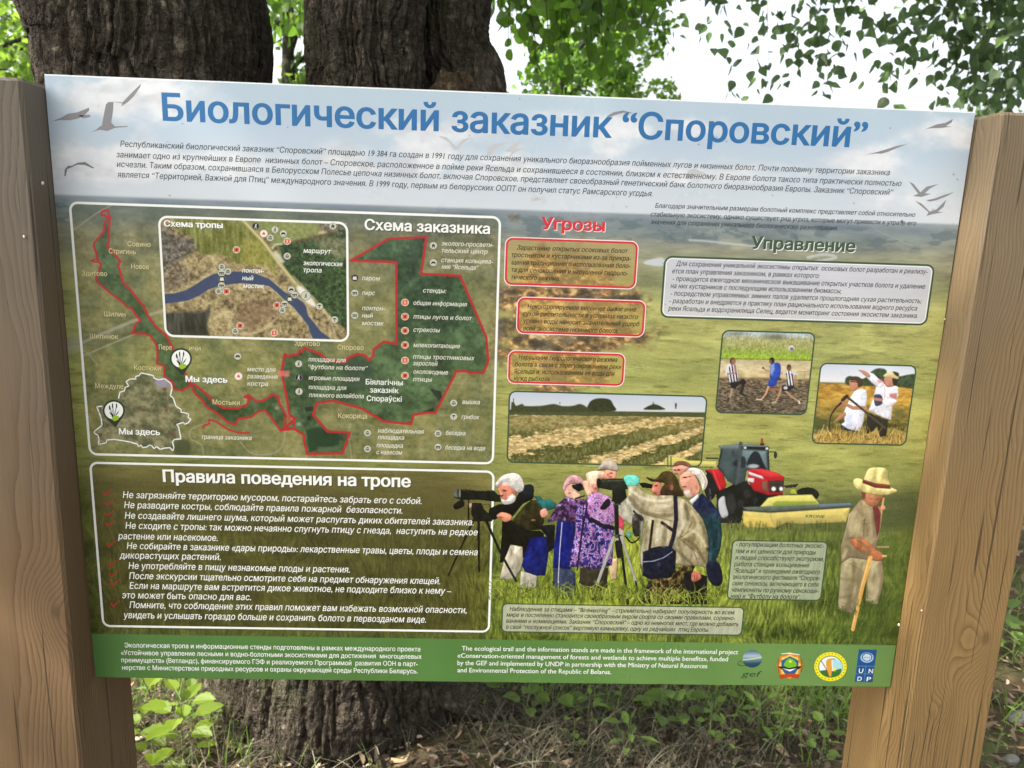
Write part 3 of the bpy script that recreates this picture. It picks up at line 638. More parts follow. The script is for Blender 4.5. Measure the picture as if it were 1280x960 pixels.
# 5: man looking through a spotting scope
BW.cur = 5
BW.poly(Cc("340,750 360,730 480,700 540,650 620,660 560,780 540,890 330,888 300,860"), camo, 1.2); BW.poly(Cc("340,745 365,755 320,885 295,880 300,840"), (46, 44, 40), 1.4)
BW.poly(Cc("215,180 260,170 300,205 360,235 480,235 560,260 600,300 660,380 690,450 700,540 690,670 640,660 500,650 490,560 300,690 290,590 320,400 250,310 215,260"), cloth((166, 155, 127), 40), 1)
BW.poly(Cc("560,280 620,300 680,420 700,560 695,660 640,590 560,530 520,490 590,400"), cloth((146, 134, 102), 46), 1.2)
BW.poly(Cc("165,250 220,240 300,320 320,380 280,470 250,430 180,370"), cloth((176, 171, 153), 40), 1.4)
BW.line(Cc("240,290 300,345 480,390"), 1.6, (128, 118, 92), .8); BW.line(Cc("380,330 480,330 490,300"), 1, (140, 130, 104), .7); BW.line(Cc("520,490 560,470 600,400"), 1.6, (98, 88, 64), .8, sm=True); BW.line(Cc("520,495 600,560 640,650"), 1.4, (110, 100, 76), .8, sm=True)
BW.line(Cc("330,390 310,480 300,580"), 1.6, (124, 116, 96), .7); BW.line(Cc("250,330 300,400 290,480 240,520 200,480"), 2.2, (34, 32, 32), sm=True); BW.poly(Cc("250,350 310,370 290,470 255,480 240,430"), (52, 48, 46), 1.4, .9, True); BW.line(Cc("365,390 345,560"), 3.2, (52, 48, 44))
BW.line(Cc("500,240 505,380 490,480 465,560"), 5.2, (36, 38, 54)); BW.line(Cc("420,400 490,450"), 4, (44, 40, 44))
BW.poly(Cc("305,575 380,548 470,545 505,570 500,690 470,730 350,740 300,715"), (28, 32, 50), 1, 1, False, 16, 3); BW.line(Cc("308,635 370,630 430,610 480,575"), 1.1, (150, 160, 180)); BW.line(Cc("345,560 400,545 470,545"), 1.6, (20, 22, 34)); BW.ell(740 + 400 / 4.8, 570 + 650 / 4.8, 2.4, 3, (60, 64, 84), 1.4)
BW.poly(Cc("360,180 400,150 420,190 415,235 365,225"), (196, 126, 108), .9, 1, True); BW.poly(Cc("410,230 430,170 470,150 520,180 550,240 480,235"), (66, 54, 36), 1, 1, True)
BW.poly(Cc("325,125 380,135 420,95 470,92 510,130 530,190 545,215 480,190 440,165 390,155 350,150"), (78, 64, 40), 1, 1, True, 20, 3); BW.poly(Cc("440,170 490,175 485,205 445,200"), (104, 74, 54), 2.0, .7, True); BW.line(Cc("330,130 365,150"), 2, (40, 32, 24))
SOFT = dict(soft=3.2)
for t_, w_, c_, al_ in (("225,250 300,330 400,360 480,352", 5, (112, 102, 78), .75), ("230,200 300,250 400,270 470,262", 3, (224, 218, 198), .7), ("300,400 296,500 292,640", 4, (206, 200, 180), .6), ("330,400 322,520", 3, (120, 112, 88), .7), ("440,420 430,540", 5, (120, 112, 88), .65), ("395,420 385,520", 3, (214, 206, 184), .6),
    ("515,500 540,600 560,650", 5, (116, 106, 80), .7), ("560,300 575,380 530,480", 3, (92, 84, 58), .8), ("600,330 640,420 560,480", 3, (204, 194, 162), .7), ("650,400 690,500 690,620", 4, (110, 100, 72), .7), ("560,500 620,540 680,640", 3, (96, 88, 62), .8), ("585,440 640,470 680,540", 3, (206, 196, 164), .7), ("530,300 545,400 520,470", 4, (214, 206, 182), .6), ("505,560 600,650", 3, (90, 82, 60), .7), ("190,260 230,330 260,380", 3, (140, 134, 118), .7), ("290,650 300,690", 4, (140, 130, 104), .6)):
    BW.line(Cc(t_), w_, c_, al_, 3.0, True)
for t_, w_, c_, al_ in (("700,330 730,420 720,560", 5, (20, 38, 44), .8), ("745,340 765,450 755,540", 3, (64, 100, 104), .6), ("640,280 690,340", 4, (22, 30, 46), .8), ("700,560 740,600", 4, (18, 24, 36), .8)):
    BW.cur = 6; BW.line(Cc(t_), w_, c_, al_, 3.0, True)
BW.cur = 5
# scope, teal glove, tripod
BW.poly(Cc("30,138 200,132 215,200 110,205 35,190"), (44, 48, 42), .8); BW.ell(740 + 40 / 4.8, 570 + 163 / 4.8, 2.6, 6, (26, 28, 26)); BW.line(Cc("60,150 200,146"), 1.2, (88, 92, 82), .8)
BW.poly(Cc("280,160 320,158 365,170 360,195 300,190"), (30, 30, 28), .8); BW.poly(Cc("190,130 215,112 270,118 285,150 270,175 215,180 200,160"), (116, 206, 190), .9, 1, True); BW.line(Cc("220,125 262,160"), .9, (86, 170, 158), .8); BW.ell(740 + 220 / 4.8, 570 + 470 / 4.8, 3, 4, (116, 200, 186), 1.4, .8)
BW.poly(Cc("120,200 200,200 210,250 165,290 120,270"), (34, 36, 34), 1); BW.line(Cc("145,260 150,480"), 5.4, (34, 34, 34)); BW.line(Cc("130,290 170,290"), 1.6, (70, 70, 68)); BW.line(Cc("130,480 175,480"), 3.4, (84, 84, 84))
BW.line(Cc("130,490 30,770"), 3.6, (168, 166, 158)); BW.line(Cc("30,765 5,860"), 2.6, (52, 48, 42)); BW.line(Cc("165,480 200,750 215,885"), 3.6, (44, 42, 40)); BW.line(Cc("175,485 265,760"), 3.4, (160, 158, 150)); BW.line(Cc("262,755 290,885"), 2.8, (48, 46, 42)); BW.line(Cc("150,520 160,600"), 6, (40, 36, 44))
# 6: man in a white sun hat and a dark teal coat
BW.cur = 6
BW.poly(Cc("550,700 600,690 690,720 690,890 560,890"), (26, 26, 28), 1.4)
BW.poly(Cc("620,260 660,220 720,280 770,350 780,470 770,560 745,620 780,700 770,770 720,770 690,720 700,550 690,450 660,370 600,300"), lambda X_, Y_, sl: np.array((38, 66, 72.)) + ((fold[sl] - .5) * 30)[..., None] + sstep(655, 632, Y_)[..., None] * np.array((-4, -24, -2)), 1)
BW.poly(Cc("690,640 760,640 785,740 760,780 720,770 690,720"), (30, 36, 56), 1.2, 1, True); BW.poly(Cc("600,700 640,690 655,730 620,755 598,745"), (178, 112, 92), .9, 1, True)
BW.poly(Cc("580,270 640,222 640,250 600,290"), (220, 218, 218), .9); BW.poly(Cc("530,110 590,90 640,160 640,220 590,250 560,240 545,200 525,160"), (214, 156, 134), 1, 1, True); BW.poly(Cc("545,215 590,220 600,245 570,255"), (206, 186, 172), 1.4, .7, True); BW.line(Cc("545,130 575,125"), 1, (120, 78, 66), .7); BW.line(Cc("548,185 565,186"), .9, (150, 80, 76), .7)
BW.poly(Cc("545,85 600,68 660,85 692,140 690,180 665,210 650,160 620,115 580,92"), (214, 206, 192), 1, 1, True, 14, 4); BW.line(Cc("650,90 680,150 675,190"), 1, (150, 140, 128), .7, sm=True)
# 7: bare-headed man at the back
BW.cur = 7
BW.poly(Cc("485,60 530,50 590,65 560,90 530,115 500,110 483,90"), (214, 158, 134), .9, 1, True); BW.poly(Cc("482,65 500,35 550,28 592,50 590,70 540,55 500,62"), (128, 92, 76), 1, 1, True); BW.line(Cc("490,85 525,88"), 1, (110, 74, 66), .7)

# small details of faces, hair and kit
BW.shade = 0
def dab(cur, f, items):
    BW.cur = cur
    for x, y, rx, ry_, c_, al in items:
        q = f(f"{x},{y}")[0]; k_ = 1.35 if max(rx, ry_) < 3 else 1.0; BW.ell(q[0], q[1], rx * k_, ry_ * k_, tuple(v * (.8 if sum(c_) < 330 else 1) for v in c_), .8, al)
dab(1, A, [(425, 200, 1.8, .8, (70, 40, 34), .9), (398, 222, 1.4, 1.6, (214, 150, 124), .9), (500, 215, 1.8, 2.6, (176, 112, 94), .9), (440, 150, 5, 2.4, (224, 220, 214), .6), (470, 250, 4, 2.5, (226, 222, 216), .7), (440, 285, 4, 1.6, (150, 146, 140), .6), (395, 400, 1.4, .6, (120, 70, 54), .8), (640, 420, 2.2, .9, (150, 120, 84), .8), (600, 330, 3, 5, (74, 70, 42), .5)])
dab(2, B, [(300, 190, 1.4, 1.2, (70, 70, 84), .9), (345, 205, 1.4, 1.4, (80, 80, 96), .9), (262, 235, 1.2, .7, (150, 96, 80), .8), (250, 165, 3, 2, (214, 172, 174), .6), (210, 330, 5, 3, (34, 30, 46), .6)])
dab(3, B, [(420, 130, 4, 3, (240, 210, 186), .6), (385, 190, 1.2, 3.5, (200, 140, 116), .7), (480, 140, 4, 1.2, (190, 130, 108), .7), (430, 205, 1.8, 1, (150, 90, 78), .7), (415, 510, 1.6, 6, (60, 50, 120), .5)])
dab(4, B, [(525, 108, 1.4, .6, (80, 48, 40), .9), (505, 118, 1.1, 1.0, (180, 116, 96), .9), (520, 132, 1.2, .5, (140, 70, 64), .8), (500, 50, 5, 1.6, (206, 196, 184), .6)])
dab(5, Cc, [(385, 178, 1.4, .7, (66, 40, 34), .9), (366, 195, 1.2, 1.4, (226, 150, 136), .9), (378, 222, 1.6, .6, (140, 60, 58), .9), (478, 190, 1.6, 2.6, (168, 112, 92), .7), (455, 120, 8, 2, (104, 88, 60), .6), (420, 300, 10, 2.4, (214, 206, 182), .6), (560, 420, 4, 9, (200, 190, 160), .5), (640, 450, 5, 10, (190, 180, 146), .5), (400, 470, 4, 9, (204, 196, 172), .5)])
dab(6, Cc, [(560, 128, 1.6, .7, (76, 46, 40), .9), (585, 124, 1.4, .6, (90, 56, 48), .7), (538, 155, 1.3, 2.2, (226, 166, 144), .9), (556, 184, 1.8, .7, (140, 70, 66), .9), (628, 190, 1.8, 3, (190, 126, 106), .9), (570, 215, 4, 2.5, (222, 212, 206), .7), (620, 100, 5, 2.6, (236, 230, 220), .6), (615, 722, .5, 3, (130, 70, 60), .8), (630, 725, .5, 3, (130, 70, 60), .8), (740, 400, 3, 9, (52, 90, 96), .5)])
dab(7, Cc, [(498, 84, 1.2, .6, (66, 40, 34), .9), (520, 82, 1.2, .6, (66, 40, 34), .9), (505, 96, .9, 1.4, (190, 126, 104), .9), (508, 106, 1.6, .5, (140, 76, 68), .8)])
BW.cur = 8; gr = np.random.default_rng(55)
for k in range(380):                             # long grass in front of the feet
    x0 = gr.uniform(612, 900); y0 = gr.uniform(740, 751) + (6 if x0 > 800 else 0); hh = gr.uniform(4, 19)
    BW.line([(x0, y0), (x0 + gr.normal() * 3, y0 - hh * .6), (x0 + gr.normal() * 7, y0 - hh)], 1.3, [(122, 136, 44), (150, 160, 60), (92, 108, 34), (176, 182, 84), (70, 88, 28)][gr.integers(5)], .9, w1=.5)

# tractor with its mowers
TC = Raster.of(828, 548, 1072, 668, 0.7)
def D(t): return P(t, 820, 540, 4.923)
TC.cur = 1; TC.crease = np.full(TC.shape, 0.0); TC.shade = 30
YL = (214, 204, 112)
TC.poly(D("55,160 90,148 150,155 200,175 375,178 375,222 200,218 70,235 50,215"), YL, 1); TC.line(D("72,152 72,215"), 1.4, (60, 74, 40)); TC.line(D("92,152 92,215"), 1.4, (60, 74, 40)); TC.line(D("310,160 380,162"), 2, (50, 52, 44))
TC.poly(D("300,240 350,290 370,380 380,470 390,560 520,560 540,470 600,450 640,400 590,330 480,320 400,360 340,230"), (20, 22, 22), 1.4)
TC.ell(820 + 455 / 4.923, 540 + 455 / 4.923, 17, 22, (22, 24, 24), 1.2); TC.poly(D("385,420 420,395 430,450 445,510 410,530 388,490"), (196, 196, 196), 1, 1, True); TC.ell(820 + 465 / 4.923, 540 + 440 / 4.923, 6, 13, (42, 44, 42), 1.6)
TC.ell(820 + 335 / 4.923, 540 + 330 / 4.923, 8, 18, (24, 24, 24), 1.4)
for x, y in ((330, 350), (335, 400), (545, 440), (585, 395)): TC.line([(820 + x / 4.923, 540 + y / 4.923), (820 + (x + 4) / 4.923, 540 + (y + 34) / 4.923)], 1.2, (130, 132, 128), .7)
TC.ell(820 + 930 / 4.923, 540 + 385 / 4.923, 15, 9, (26, 28, 26), 1.4); TC.poly(D("780,330 880,318 860,340 800,345"), (40, 42, 38), 1.2)
TC.poly(D("300,232 390,228 415,260 435,330 420,350 390,362 375,330 345,260"), (206, 36, 44), 1)
for k in range(9): TC.line([(820 + (395 + k * 16) / 4.923, 540 + (520 + (k % 2) * 10) / 4.923), (820 + (404 + k * 16) / 4.923, 540 + (545 + (k % 2) * 8) / 4.923)], 1.2, (64, 66, 62), .8)
TC.line(D("350,235 395,350"), 1.4, (236, 90, 90), .7)
TC.poly(D("400,100 520,100 690,112 695,230 560,235 545,310 490,330 440,300 400,240 380,210"), (70, 84, 86), 1)
TC.poly(D("410,110 505,108 500,200 480,300 440,290 405,225"), (72, 88, 88), 1.2); TC.poly(D("530,112 680,118 685,225 560,222 530,210"), (118, 138, 142), 1.2)
TC.poly(D("560,210 590,130 630,125 660,190 670,225"), (26, 34, 42), 1.4, .95, True); TC.poly(D("470,200 500,170 540,150 555,190 540,220"), (30, 38, 44), 2, .9, True); TC.ell(820 + 600 / 4.923, 540 + 210 / 4.923, 7, 2.6, (196, 206, 206), 1.4, .8)
TC.line(D("408,100 382,215 410,250"), 2, (40, 46, 44)); TC.line(D("690,110 695,235"), 1.8, (44, 50, 48)); TC.poly(D("380,85 520,72 690,84 695,108 520,104 395,102"), (112, 124, 128), .9); TC.line(D("530,96 692,100"), 3, (26, 28, 28)); TC.ell(820 + 548 / 4.923, 540 + 97 / 4.923, 2, 1.4, (220, 224, 220)); TC.ell(820 + 683 / 4.923, 540 + 102 / 4.923, 2, 1.6, (220, 224, 220))
TC.line(D("521,70 512,200 500,320"), 4.4, (72, 80, 82)); TC.ell(820 + 735 / 4.923, 540 + 141 / 4.923, 2.2, 4.4, (40, 44, 42)); TC.line(D("695,122 735,122"), 1, (40, 44, 42)); TC.ell(820 + 475 / 4.923, 540 + 132 / 4.923, 2.4, 4.2, (56, 62, 64)); TC.line(D("653,45 653,72"), 3, (176, 70, 50)); TC.line(D("645,75 662,75"), 2, (70, 40, 30))
TC.poly(D("498,320 556,300 600,360 690,392 780,386 775,420 700,445 640,462 600,470 520,485 480,400"), (22, 24, 24), 1.2)
for x, y, r_ in ((560, 380, 9), (610, 420, 6), (520, 440, 8)): TC.ell(820 + x / 4.923, 540 + y / 4.923, r_ * .5, r_ * .6, (44, 46, 44), 2, .8)
TC.poly(D("565,230 640,225 740,250 790,275 785,320 780,385 690,390 600,360 565,300"), (196, 30, 40), 1); TC.poly(D("575,232 650,226 760,256 788,278 700,285 640,262"), (222, 52, 60), 1.2); TC.poly(D("568,242 655,272 665,292 570,262"), (232, 226, 226), .9); TC.poly(D("562,280 605,285 602,312 562,305"), (222, 216, 218), .9)
TC.poly(D("690,300 785,298 780,368 695,372"), (58, 52, 46), 1); TC.ell(820 + 724 / 4.923, 540 + 350 / 4.923, 2.8, 2.8, (236, 240, 236)); TC.ell(820 + 770 / 4.923, 540 + 350 / 4.923, 2.4, 2.6, (236, 240, 236)); TC.poly(D("652,300 685,305 685,365 655,360"), (120, 96, 74), 1, .9)
TC.poly(D("640,460 690,405 760,390 960,385 1005,440 990,470 660,478"), (222, 214, 118), 1); TC.poly(D("715,440 740,425 980,425 1000,440 720,455"), (150, 164, 60), 1); TC.poly(D("820,380 830,350 860,350 870,385"), (176, 176, 70), 1.2)
TC.poly(D("530,462 660,458 1205,435 1210,460 720,492 560,485"), (92, 104, 92), 1); TC.poly(D("1000,440 1200,434 1205,450 1010,462"), (112, 130, 150), 1, .8)
TC.poly(D("535,480 700,495 1200,462 1170,555 900,568 800,560 735,590 560,590 535,560"), (220, 200, 112), 1); TC.line(D("540,482 700,494 1205,461"), 1.6, (52, 58, 46)); TC.line(D("700,495 730,588"), 1.2, (170, 150, 80), .8); TC.poly(D("535,520 700,530 735,590 560,590 535,560"), (226, 196, 96), 2, .6)
for k in range(60):
    x0 = random.uniform(440, 1180); TC.line(D(f"{x0:.0f},{random.uniform(585,610):.0f} {x0+random.uniform(-12,12):.0f},{random.uniform(545,575):.0f}"), .9, random.choice([(104, 108, 52), (132, 130, 70), (84, 88, 44)]), .9)

# boy with a straw hat and a scythe handle
BOY = Raster.of(1030, 575, 1132, 792, 0.55)
def E_(t): return P(t, 1020, 570, 4.174)
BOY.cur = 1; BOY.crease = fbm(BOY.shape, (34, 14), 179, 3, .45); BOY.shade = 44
bf = fbm(BOY.shape, (26, 10), 171, 3, .5)
def lin(c, amp=44): return lambda X_, Y_, sl: np.array(c, float) + ((bf[sl] - .5) * amp)[..., None]
BOY.line(E_("352,222 340,300 322,430"), 3, (196, 160, 96)); BOY.poly(E_("335,265 358,258 362,278 340,285"), (206, 140, 108), .8, 1, True); BOY.line(E_("312,475 378,474"), 3, (150, 134, 90))
BOY.poly(E_("120,700 130,560 180,520 280,530 345,540 356,640 325,770 300,775 258,755 262,640 240,740 190,825 112,800"), lin((150, 138, 104), 34), 1)
BOY.poly(E_("255,750 300,745 325,772 290,778"), (150, 138, 104), 1); BOY.line(E_("262,640 268,740"), 2, (96, 86, 58), .7); BOY.line(E_("175,560 240,600 250,640"), 1.6, (120, 108, 74), .7, sm=True); BOY.line(E_("130,700 180,690 220,660"), 1.4, (128, 114, 80), .7, sm=True); BOY.line(E_("118,760 170,770 200,740"), 1.4, (120, 106, 74), .7, sm=True)
BOY.poly(E_("130,560 128,470 158,360 180,290 232,225 300,240 335,270 345,340 320,470 290,545 180,530"), lin((140, 126, 94), 30), 1)
BOY.poly(E_("170,300 215,280 255,330 250,435 170,430 160,360"), lin((154, 140, 106), 26), 1); BOY.line(E_("252,330 248,432"), 1.4, (104, 90, 62), .8); BOY.line(E_("165,430 245,434"), 1.6, (110, 94, 66), .8)
BOY.poly(E_("295,265 320,255 338,300 330,390 318,425 308,360"), (104, 44, 44), 1.2)
BOY.poly(E_("180,435 250,432 300,475 345,520 350,545 300,545 260,515 200,480"), (160, 98, 64), 1, 1, True, 24, 4); BOY.poly(E_("285,500 330,495 355,530 330,548 295,540"), (168, 104, 70), 1, 1, True)
BOY.poly(E_("345,516 372,517 368,528 345,528"), (206, 178, 120), .8)
BOY.poly(E_("235,195 345,195 335,240 310,262 275,258 245,225"), (164, 108, 76), 1, 1, True); BOY.poly(E_("235,190 260,190 255,225 242,215"), (84, 54, 40), 1.2, .9); BOY.line(E_("280,222 300,224"), .9, (84, 48, 36), .8); BOY.line(E_("312,226 325,226"), .9, (84, 48, 36), .8); BOY.line(E_("295,244 312,246"), .9, (140, 70, 56), .8)
BOY.poly(E_("193,130 215,115 255,125 380,160 425,180 400,198 330,206 250,190 205,165"), (220, 204, 134), 1, 1, True); BOY.poly(E_("205,150 250,178 330,198 400,190 330,206 250,192"), (186, 166, 100), 1.4, .8)
BOY.poly(E_("248,135 262,85 280,62 330,58 372,68 380,120 384,165 300,155"), lambda X_, Y_, sl: np.array((222, 206, 138.)) - (sstep(1096, 1110, X_) * 30)[..., None] + ((bf[sl] - .5) * 16)[..., None], 1, 1, True); BOY.line(E_("300,75 310,110"), 2, (196, 178, 112), .7)
BOY.poly(E_("245,122 310,142 385,150 390,172 310,166 242,140"), (110, 52, 44), 1)
BOY.line(E_("283,530 240,690 192,905"), 5.6, (210, 160, 84), w1=5); BOY.line(E_("277,535 234,690 186,905"), 1.3, (236, 196, 124), .8)
BOY.shade = 0
for t_, w_, c_, al_ in (("140,580 135,680 125,780", 5, (176, 164, 130), .6), ("200,560 190,660 170,800", 5, (108, 96, 66), .6), ("240,560 225,650 210,740", 4, (120, 108, 76), .7), ("300,560 320,640 300,740", 5, (178, 166, 132), .55), ("335,560 345,640 325,750", 3, (104, 92, 64), .6), ("160,470 200,500 280,510", 5, (110, 98, 70), .6), ("220,440 270,480", 3, (100, 88, 62), .7), ("270,280 290,360 285,450", 5, (176, 160, 124), .5), ("190,300 180,380", 4, (178, 164, 128), .6), ("300,300 305,420", 3, (104, 92, 66), .6), ("130,640 200,650", 3, (116, 104, 72), .5), ("120,740 180,730", 3, (112, 100, 70), .6)):
    BOY.line(E_(t_), w_, c_, al_, 3.2, True)
for k in range(30):
    x0 = random.uniform(110, 340); y0 = random.uniform(800, 835) if x0 < 215 else random.uniform(770, 790); BOY.line(E_(f"{x0:.0f},{y0:.0f} {x0+random.uniform(-15,15):.0f},{y0-random.uniform(15,35):.0f}"), 1, random.choice([(84, 100, 44), (64, 82, 34), (104, 116, 54)]), .9)

# logos
LG = Raster.of(918, 806, 1102, 858, 0.4)
def L(t): return P(t, 910, 800, 6.4)
LG.cur = 1
def globe(X_, Y_, sl):
    d = np.hypot(X_ - 938.5, Y_ - 822) / 14; return lerp(np.array((168, 186, 196.)), np.array((30, 62, 84.)), np.clip(np.abs(Y_ - 820) / 10, 0, 1)[..., None] * .9 + .1 * d[..., None])
LG.line(L("115,160 85,175 80,195 120,205 190,185"), 1, (56, 80, 44), sm=True); LG.line(L("240,115 290,100 305,115 265,140"), .9, (130, 160, 80), sm=True)
LG.ell(910 + 193 / 6.4, 800 + 150 / 6.4, 12.2, 11, globe, .8); LG.line(L("118,160 190,152 268,138"), 1.4, (196, 206, 140), sm=True)
LG.cur = 2
star = [(910 + (495 + (112 if k % 2 == 0 else 92) * math.cos(k * math.pi / 8)) / 6.4, 800 + (205 + (112 if k % 2 == 0 else 96) * math.sin(k * math.pi / 8)) / 6.4) for k in range(16)]
LG.poly(star, (206, 130, 44), .8); LG.poly([(lerp(987.3, x, .82), lerp(832, y, .82)) for x, y in star], (222, 196, 90), .8)
LG.poly(L("425,165 495,130 565,165 560,230 535,270 495,285 455,270 430,230"), (44, 86, 130), .8); LG.poly(L("445,200 490,145 545,180 540,215 495,225"), (112, 176, 44), .8, 1, True); LG.poly(L("390,210 440,212 490,225 550,212 605,205 560,235 500,240 430,235"), (28, 28, 28), .7); LG.poly(L("430,225 490,236 550,226 495,252"), (240, 240, 240), .7)
LG.poly(L("405,280 495,268 575,275 560,310 495,295 420,312"), (184, 62, 30), .8); LG.line(L("430,110 490,105 570,118"), 1.6, (226, 222, 210)); LG.line(L("400,150 405,260"), 1.4, (176, 70, 30)); LG.line(L("590,150 588,255"), 1.4, (176, 70, 30)); LG.ell(910 + 498 / 6.4, 800 + 172 / 6.4, 1.6, 1.6, (230, 220, 70))
LG.cur = 3
LG.ell(910 + 820 / 6.4, 800 + 213 / 6.4, 20.6, 18.4, (236, 222, 46), .8); LG.ell(910 + 820 / 6.4, 800 + 213 / 6.4, 15.2, 13.6, (60, 92, 40), .8); LG.ell(910 + 820 / 6.4, 800 + 213 / 6.4, 14.4, 12.8, (226, 236, 236), .8)
LG.poly(L("840,150 915,190 910,260 850,260"), (150, 204, 214), 2, .8, True); LG.poly(L("735,250 790,240 830,250 905,230 890,280 830,300 770,285"), (56, 112, 50), .9, 1, True); LG.poly(L("785,170 810,148 850,152 828,165 832,230 825,290 808,285 790,230"), (222, 156, 60), .8, 1, True); LG.line(L("745,165 785,230 800,285"), .9, (120, 60, 40)); LG.line(L("830,150 855,153"), .8, (150, 90, 40)); LG.ell(910 + 852 / 6.4, 800 + 235 / 6.4, 1.8, 2.4, (236, 220, 90))
for k in range(26):
    a = k / 26 * 2 * math.pi; LG.ell(910 + (820 + 118 * math.cos(a)) / 6.4, 800 + (213 + 104 * math.sin(a)) / 6.4, .8, .7, (92, 108, 30), .6, .8)
LG.cur = 4
LG.poly(L("1046,76 1190,76 1155,338 1012,332"), (28, 78, 134), .7); WH = (224, 232, 238)
LG.ell(910 + 1112 / 6.4, 800 + 140 / 6.4, 8.2, 6.4, (176, 200, 216), .8); LG.ell(910 + 1112 / 6.4, 800 + 137 / 6.4, 6.6, 5.4, (28, 78, 134), .7); LG.ell(910 + 1112 / 6.4, 800 + 138 / 6.4, 5.2, 4.4, (206, 220, 230), .8)
for k in (-3, 0, 3): LG.line([(910 + 1112 / 6.4 + k, 817.5), (910 + 1112 / 6.4 + k * .8, 825)], .5, (70, 110, 150), .8)
LG.line([(1079, 821.6), (1088, 821.8)], .5, (70, 110, 150), .8)
LG.line(L("1030,208 1172,210"), .5, (120, 160, 190)); LG.line(L("1022,270 1164,272"), .5, (120, 160, 190)); LG.line(L("1104,208 1088,335"), .5, (120, 160, 190))

# soften the cut-outs a little: a printed photograph has no vector edges
def soften(ra, k=1):
    w = (ra.a > .5).astype(float)[..., None]; a, b = ra.img * w, w
    for _ in range(k):
        for ax_ in (0, 1):
            a = .25 * np.roll(a, 1, ax_) + .5 * a + .25 * np.roll(a, -1, ax_); b = .25 * np.roll(b, 1, ax_) + .5 * b + .25 * np.roll(b, -1, ax_)
    ra.img = np.where(w > 0, a / np.maximum(b, 1e-6), ra.img)
    ra.img = ra.img + ((fbm(ra.shape, 9 / ra.res, 205, 3, .6) - .5) * 14 + (fbm(ra.shape, 2.2 / ra.res, 206, 2) - .5) * 8)[..., None]
for ra in (TC, BOY): soften(ra, 1)
BW.img += ((fbm(BW.shape, 4 / BW.res, 207, 3, .7) - .5) * 26)[..., None]

m_ = BW.lab < 8
BW.img = np.where(m_[..., None], 118 + (BW.img - 118) * 1.14 - 4, BW.img)     # a contrasty print
# ------------------------------------------------------------------ the board: panel, prints, writing
board = empty("information_board", (0, 0, 0), "large printed nature reserve panel with map and photos held between two square wooden posts", "information board")
def quadbox(x0, y0, z0, x1, y1, z1):
    v = [(x0, y0, z0), (x1, y0, z0), (x1, y1, z0), (x0, y1, z0), (x0, y0, z1), (x1, y0, z1), (x1, y1, z1), (x0, y1, z1)]
    f = [(3, 2, 1, 0), (4, 5, 6, 7), (0, 1, 5, 4), (1, 2, 6, 5), (2, 3, 7, 6), (3, 0, 4, 7)]
    return v, f
M_PVC = mat_plain("white_panel_edge", (225, 226, 224), .4)
v, f = quadbox(-PW / 2, 0.0, ZB, PW / 2, 0.004, ZB + PH)
panel = link("printed_panel", mesh_np("printed_panel", v, np.array(f)), board, M_PVC)
def sub(name, me, mat): return link(name, me, panel, mat)
BG.mesh("landscape_print", panel, 0.15, keep=~rmask(BG, R_FOOTER))
BG.mesh("green_footer", panel, 0.15, keep=rmask(BG, R_FOOTER))
MAP.mesh("reserve_map", panel, 0.35); TR.mesh("trail_map", panel, 0.55)
HY.mesh("hay_field_photo", panel, 0.35); FB.mesh("football_photo", panel, 0.35); SY.mesh("scythe_photo", panel, 0.35)
for r, nm in ((R_TH1, "threat_box"), (R_TH2, "threat_box"), (R_TH3, "threat_box"), (R_MAN, "management_box"), (R_BIRD, "caption_box"), (R_POP, "caption_box"), (R_RULE, "rules_box")):
    BG.mesh(nm, panel, 0.30, keep=rmask(BG, r, 9))
for k, lb in ((7, "bare headed man"), (6, "man in white sun hat and teal coat"), (5, "man in khaki jacket at a spotting scope"), (4, "man in pale cap"), (3, "woman in patterned jacket"), (2, "child with binoculars"), (1, "white bearded man at a camera on tripod")):
    o = BW.mesh("printed_birdwatcher", panel, 0.80 + (0.05 if k == 5 else 0), keep=BW.lab == k)
    if o: o["label"] = "printed " + lb
BW.mesh("printed_grass", panel, .92, keep=BW.lab == 8); TC.mesh("printed_tractor", panel, 0.50); BOY.mesh("printed_boy", panel, 0.55)
for k in (1, 2, 3, 4): LG.mesh("logo", panel, 0.45, keep=LG.lab == k)

# ---- flat shapes in panel millimetres
def flat(polys, off):
    """list of outlines (mm) -> one mesh of n-gons in front of the panel"""
    vs, fs, n = [], [], 0
    for p in polys:
        p = np.asarray(p, float)
        ar = np.sum(p[:, 0] * np.roll(p[:, 1], -1) - np.roll(p[:, 0], -1) * p[:, 1])
        if ar > 0: p = p[::-1]
        vs += [(u / 1000 - PW / 2, -off * LAY / 1000, ZB + PH - w / 1000) for u, w in p]
        fs.append(np.arange(n, n + len(p))[None]); n += len(p)
    return mesh_np("flat", vs, fs)
def rr_outline(r, rad, n=7):
    u0, v0, u1, v1 = r; out = []
    for cx, cy, a0 in ((u1 - rad, v1 - rad, 0), (u0 + rad, v1 - rad, 90), (u0 + rad, v0 + rad, 180), (u1 - rad, v0 + rad, 270)):
        for k in range(n): 
            a = math.radians(a0 + 90 * k / (n - 1)); out.append((cx + rad * math.cos(a), cy + rad * math.sin(a)))
    return np.array(out)
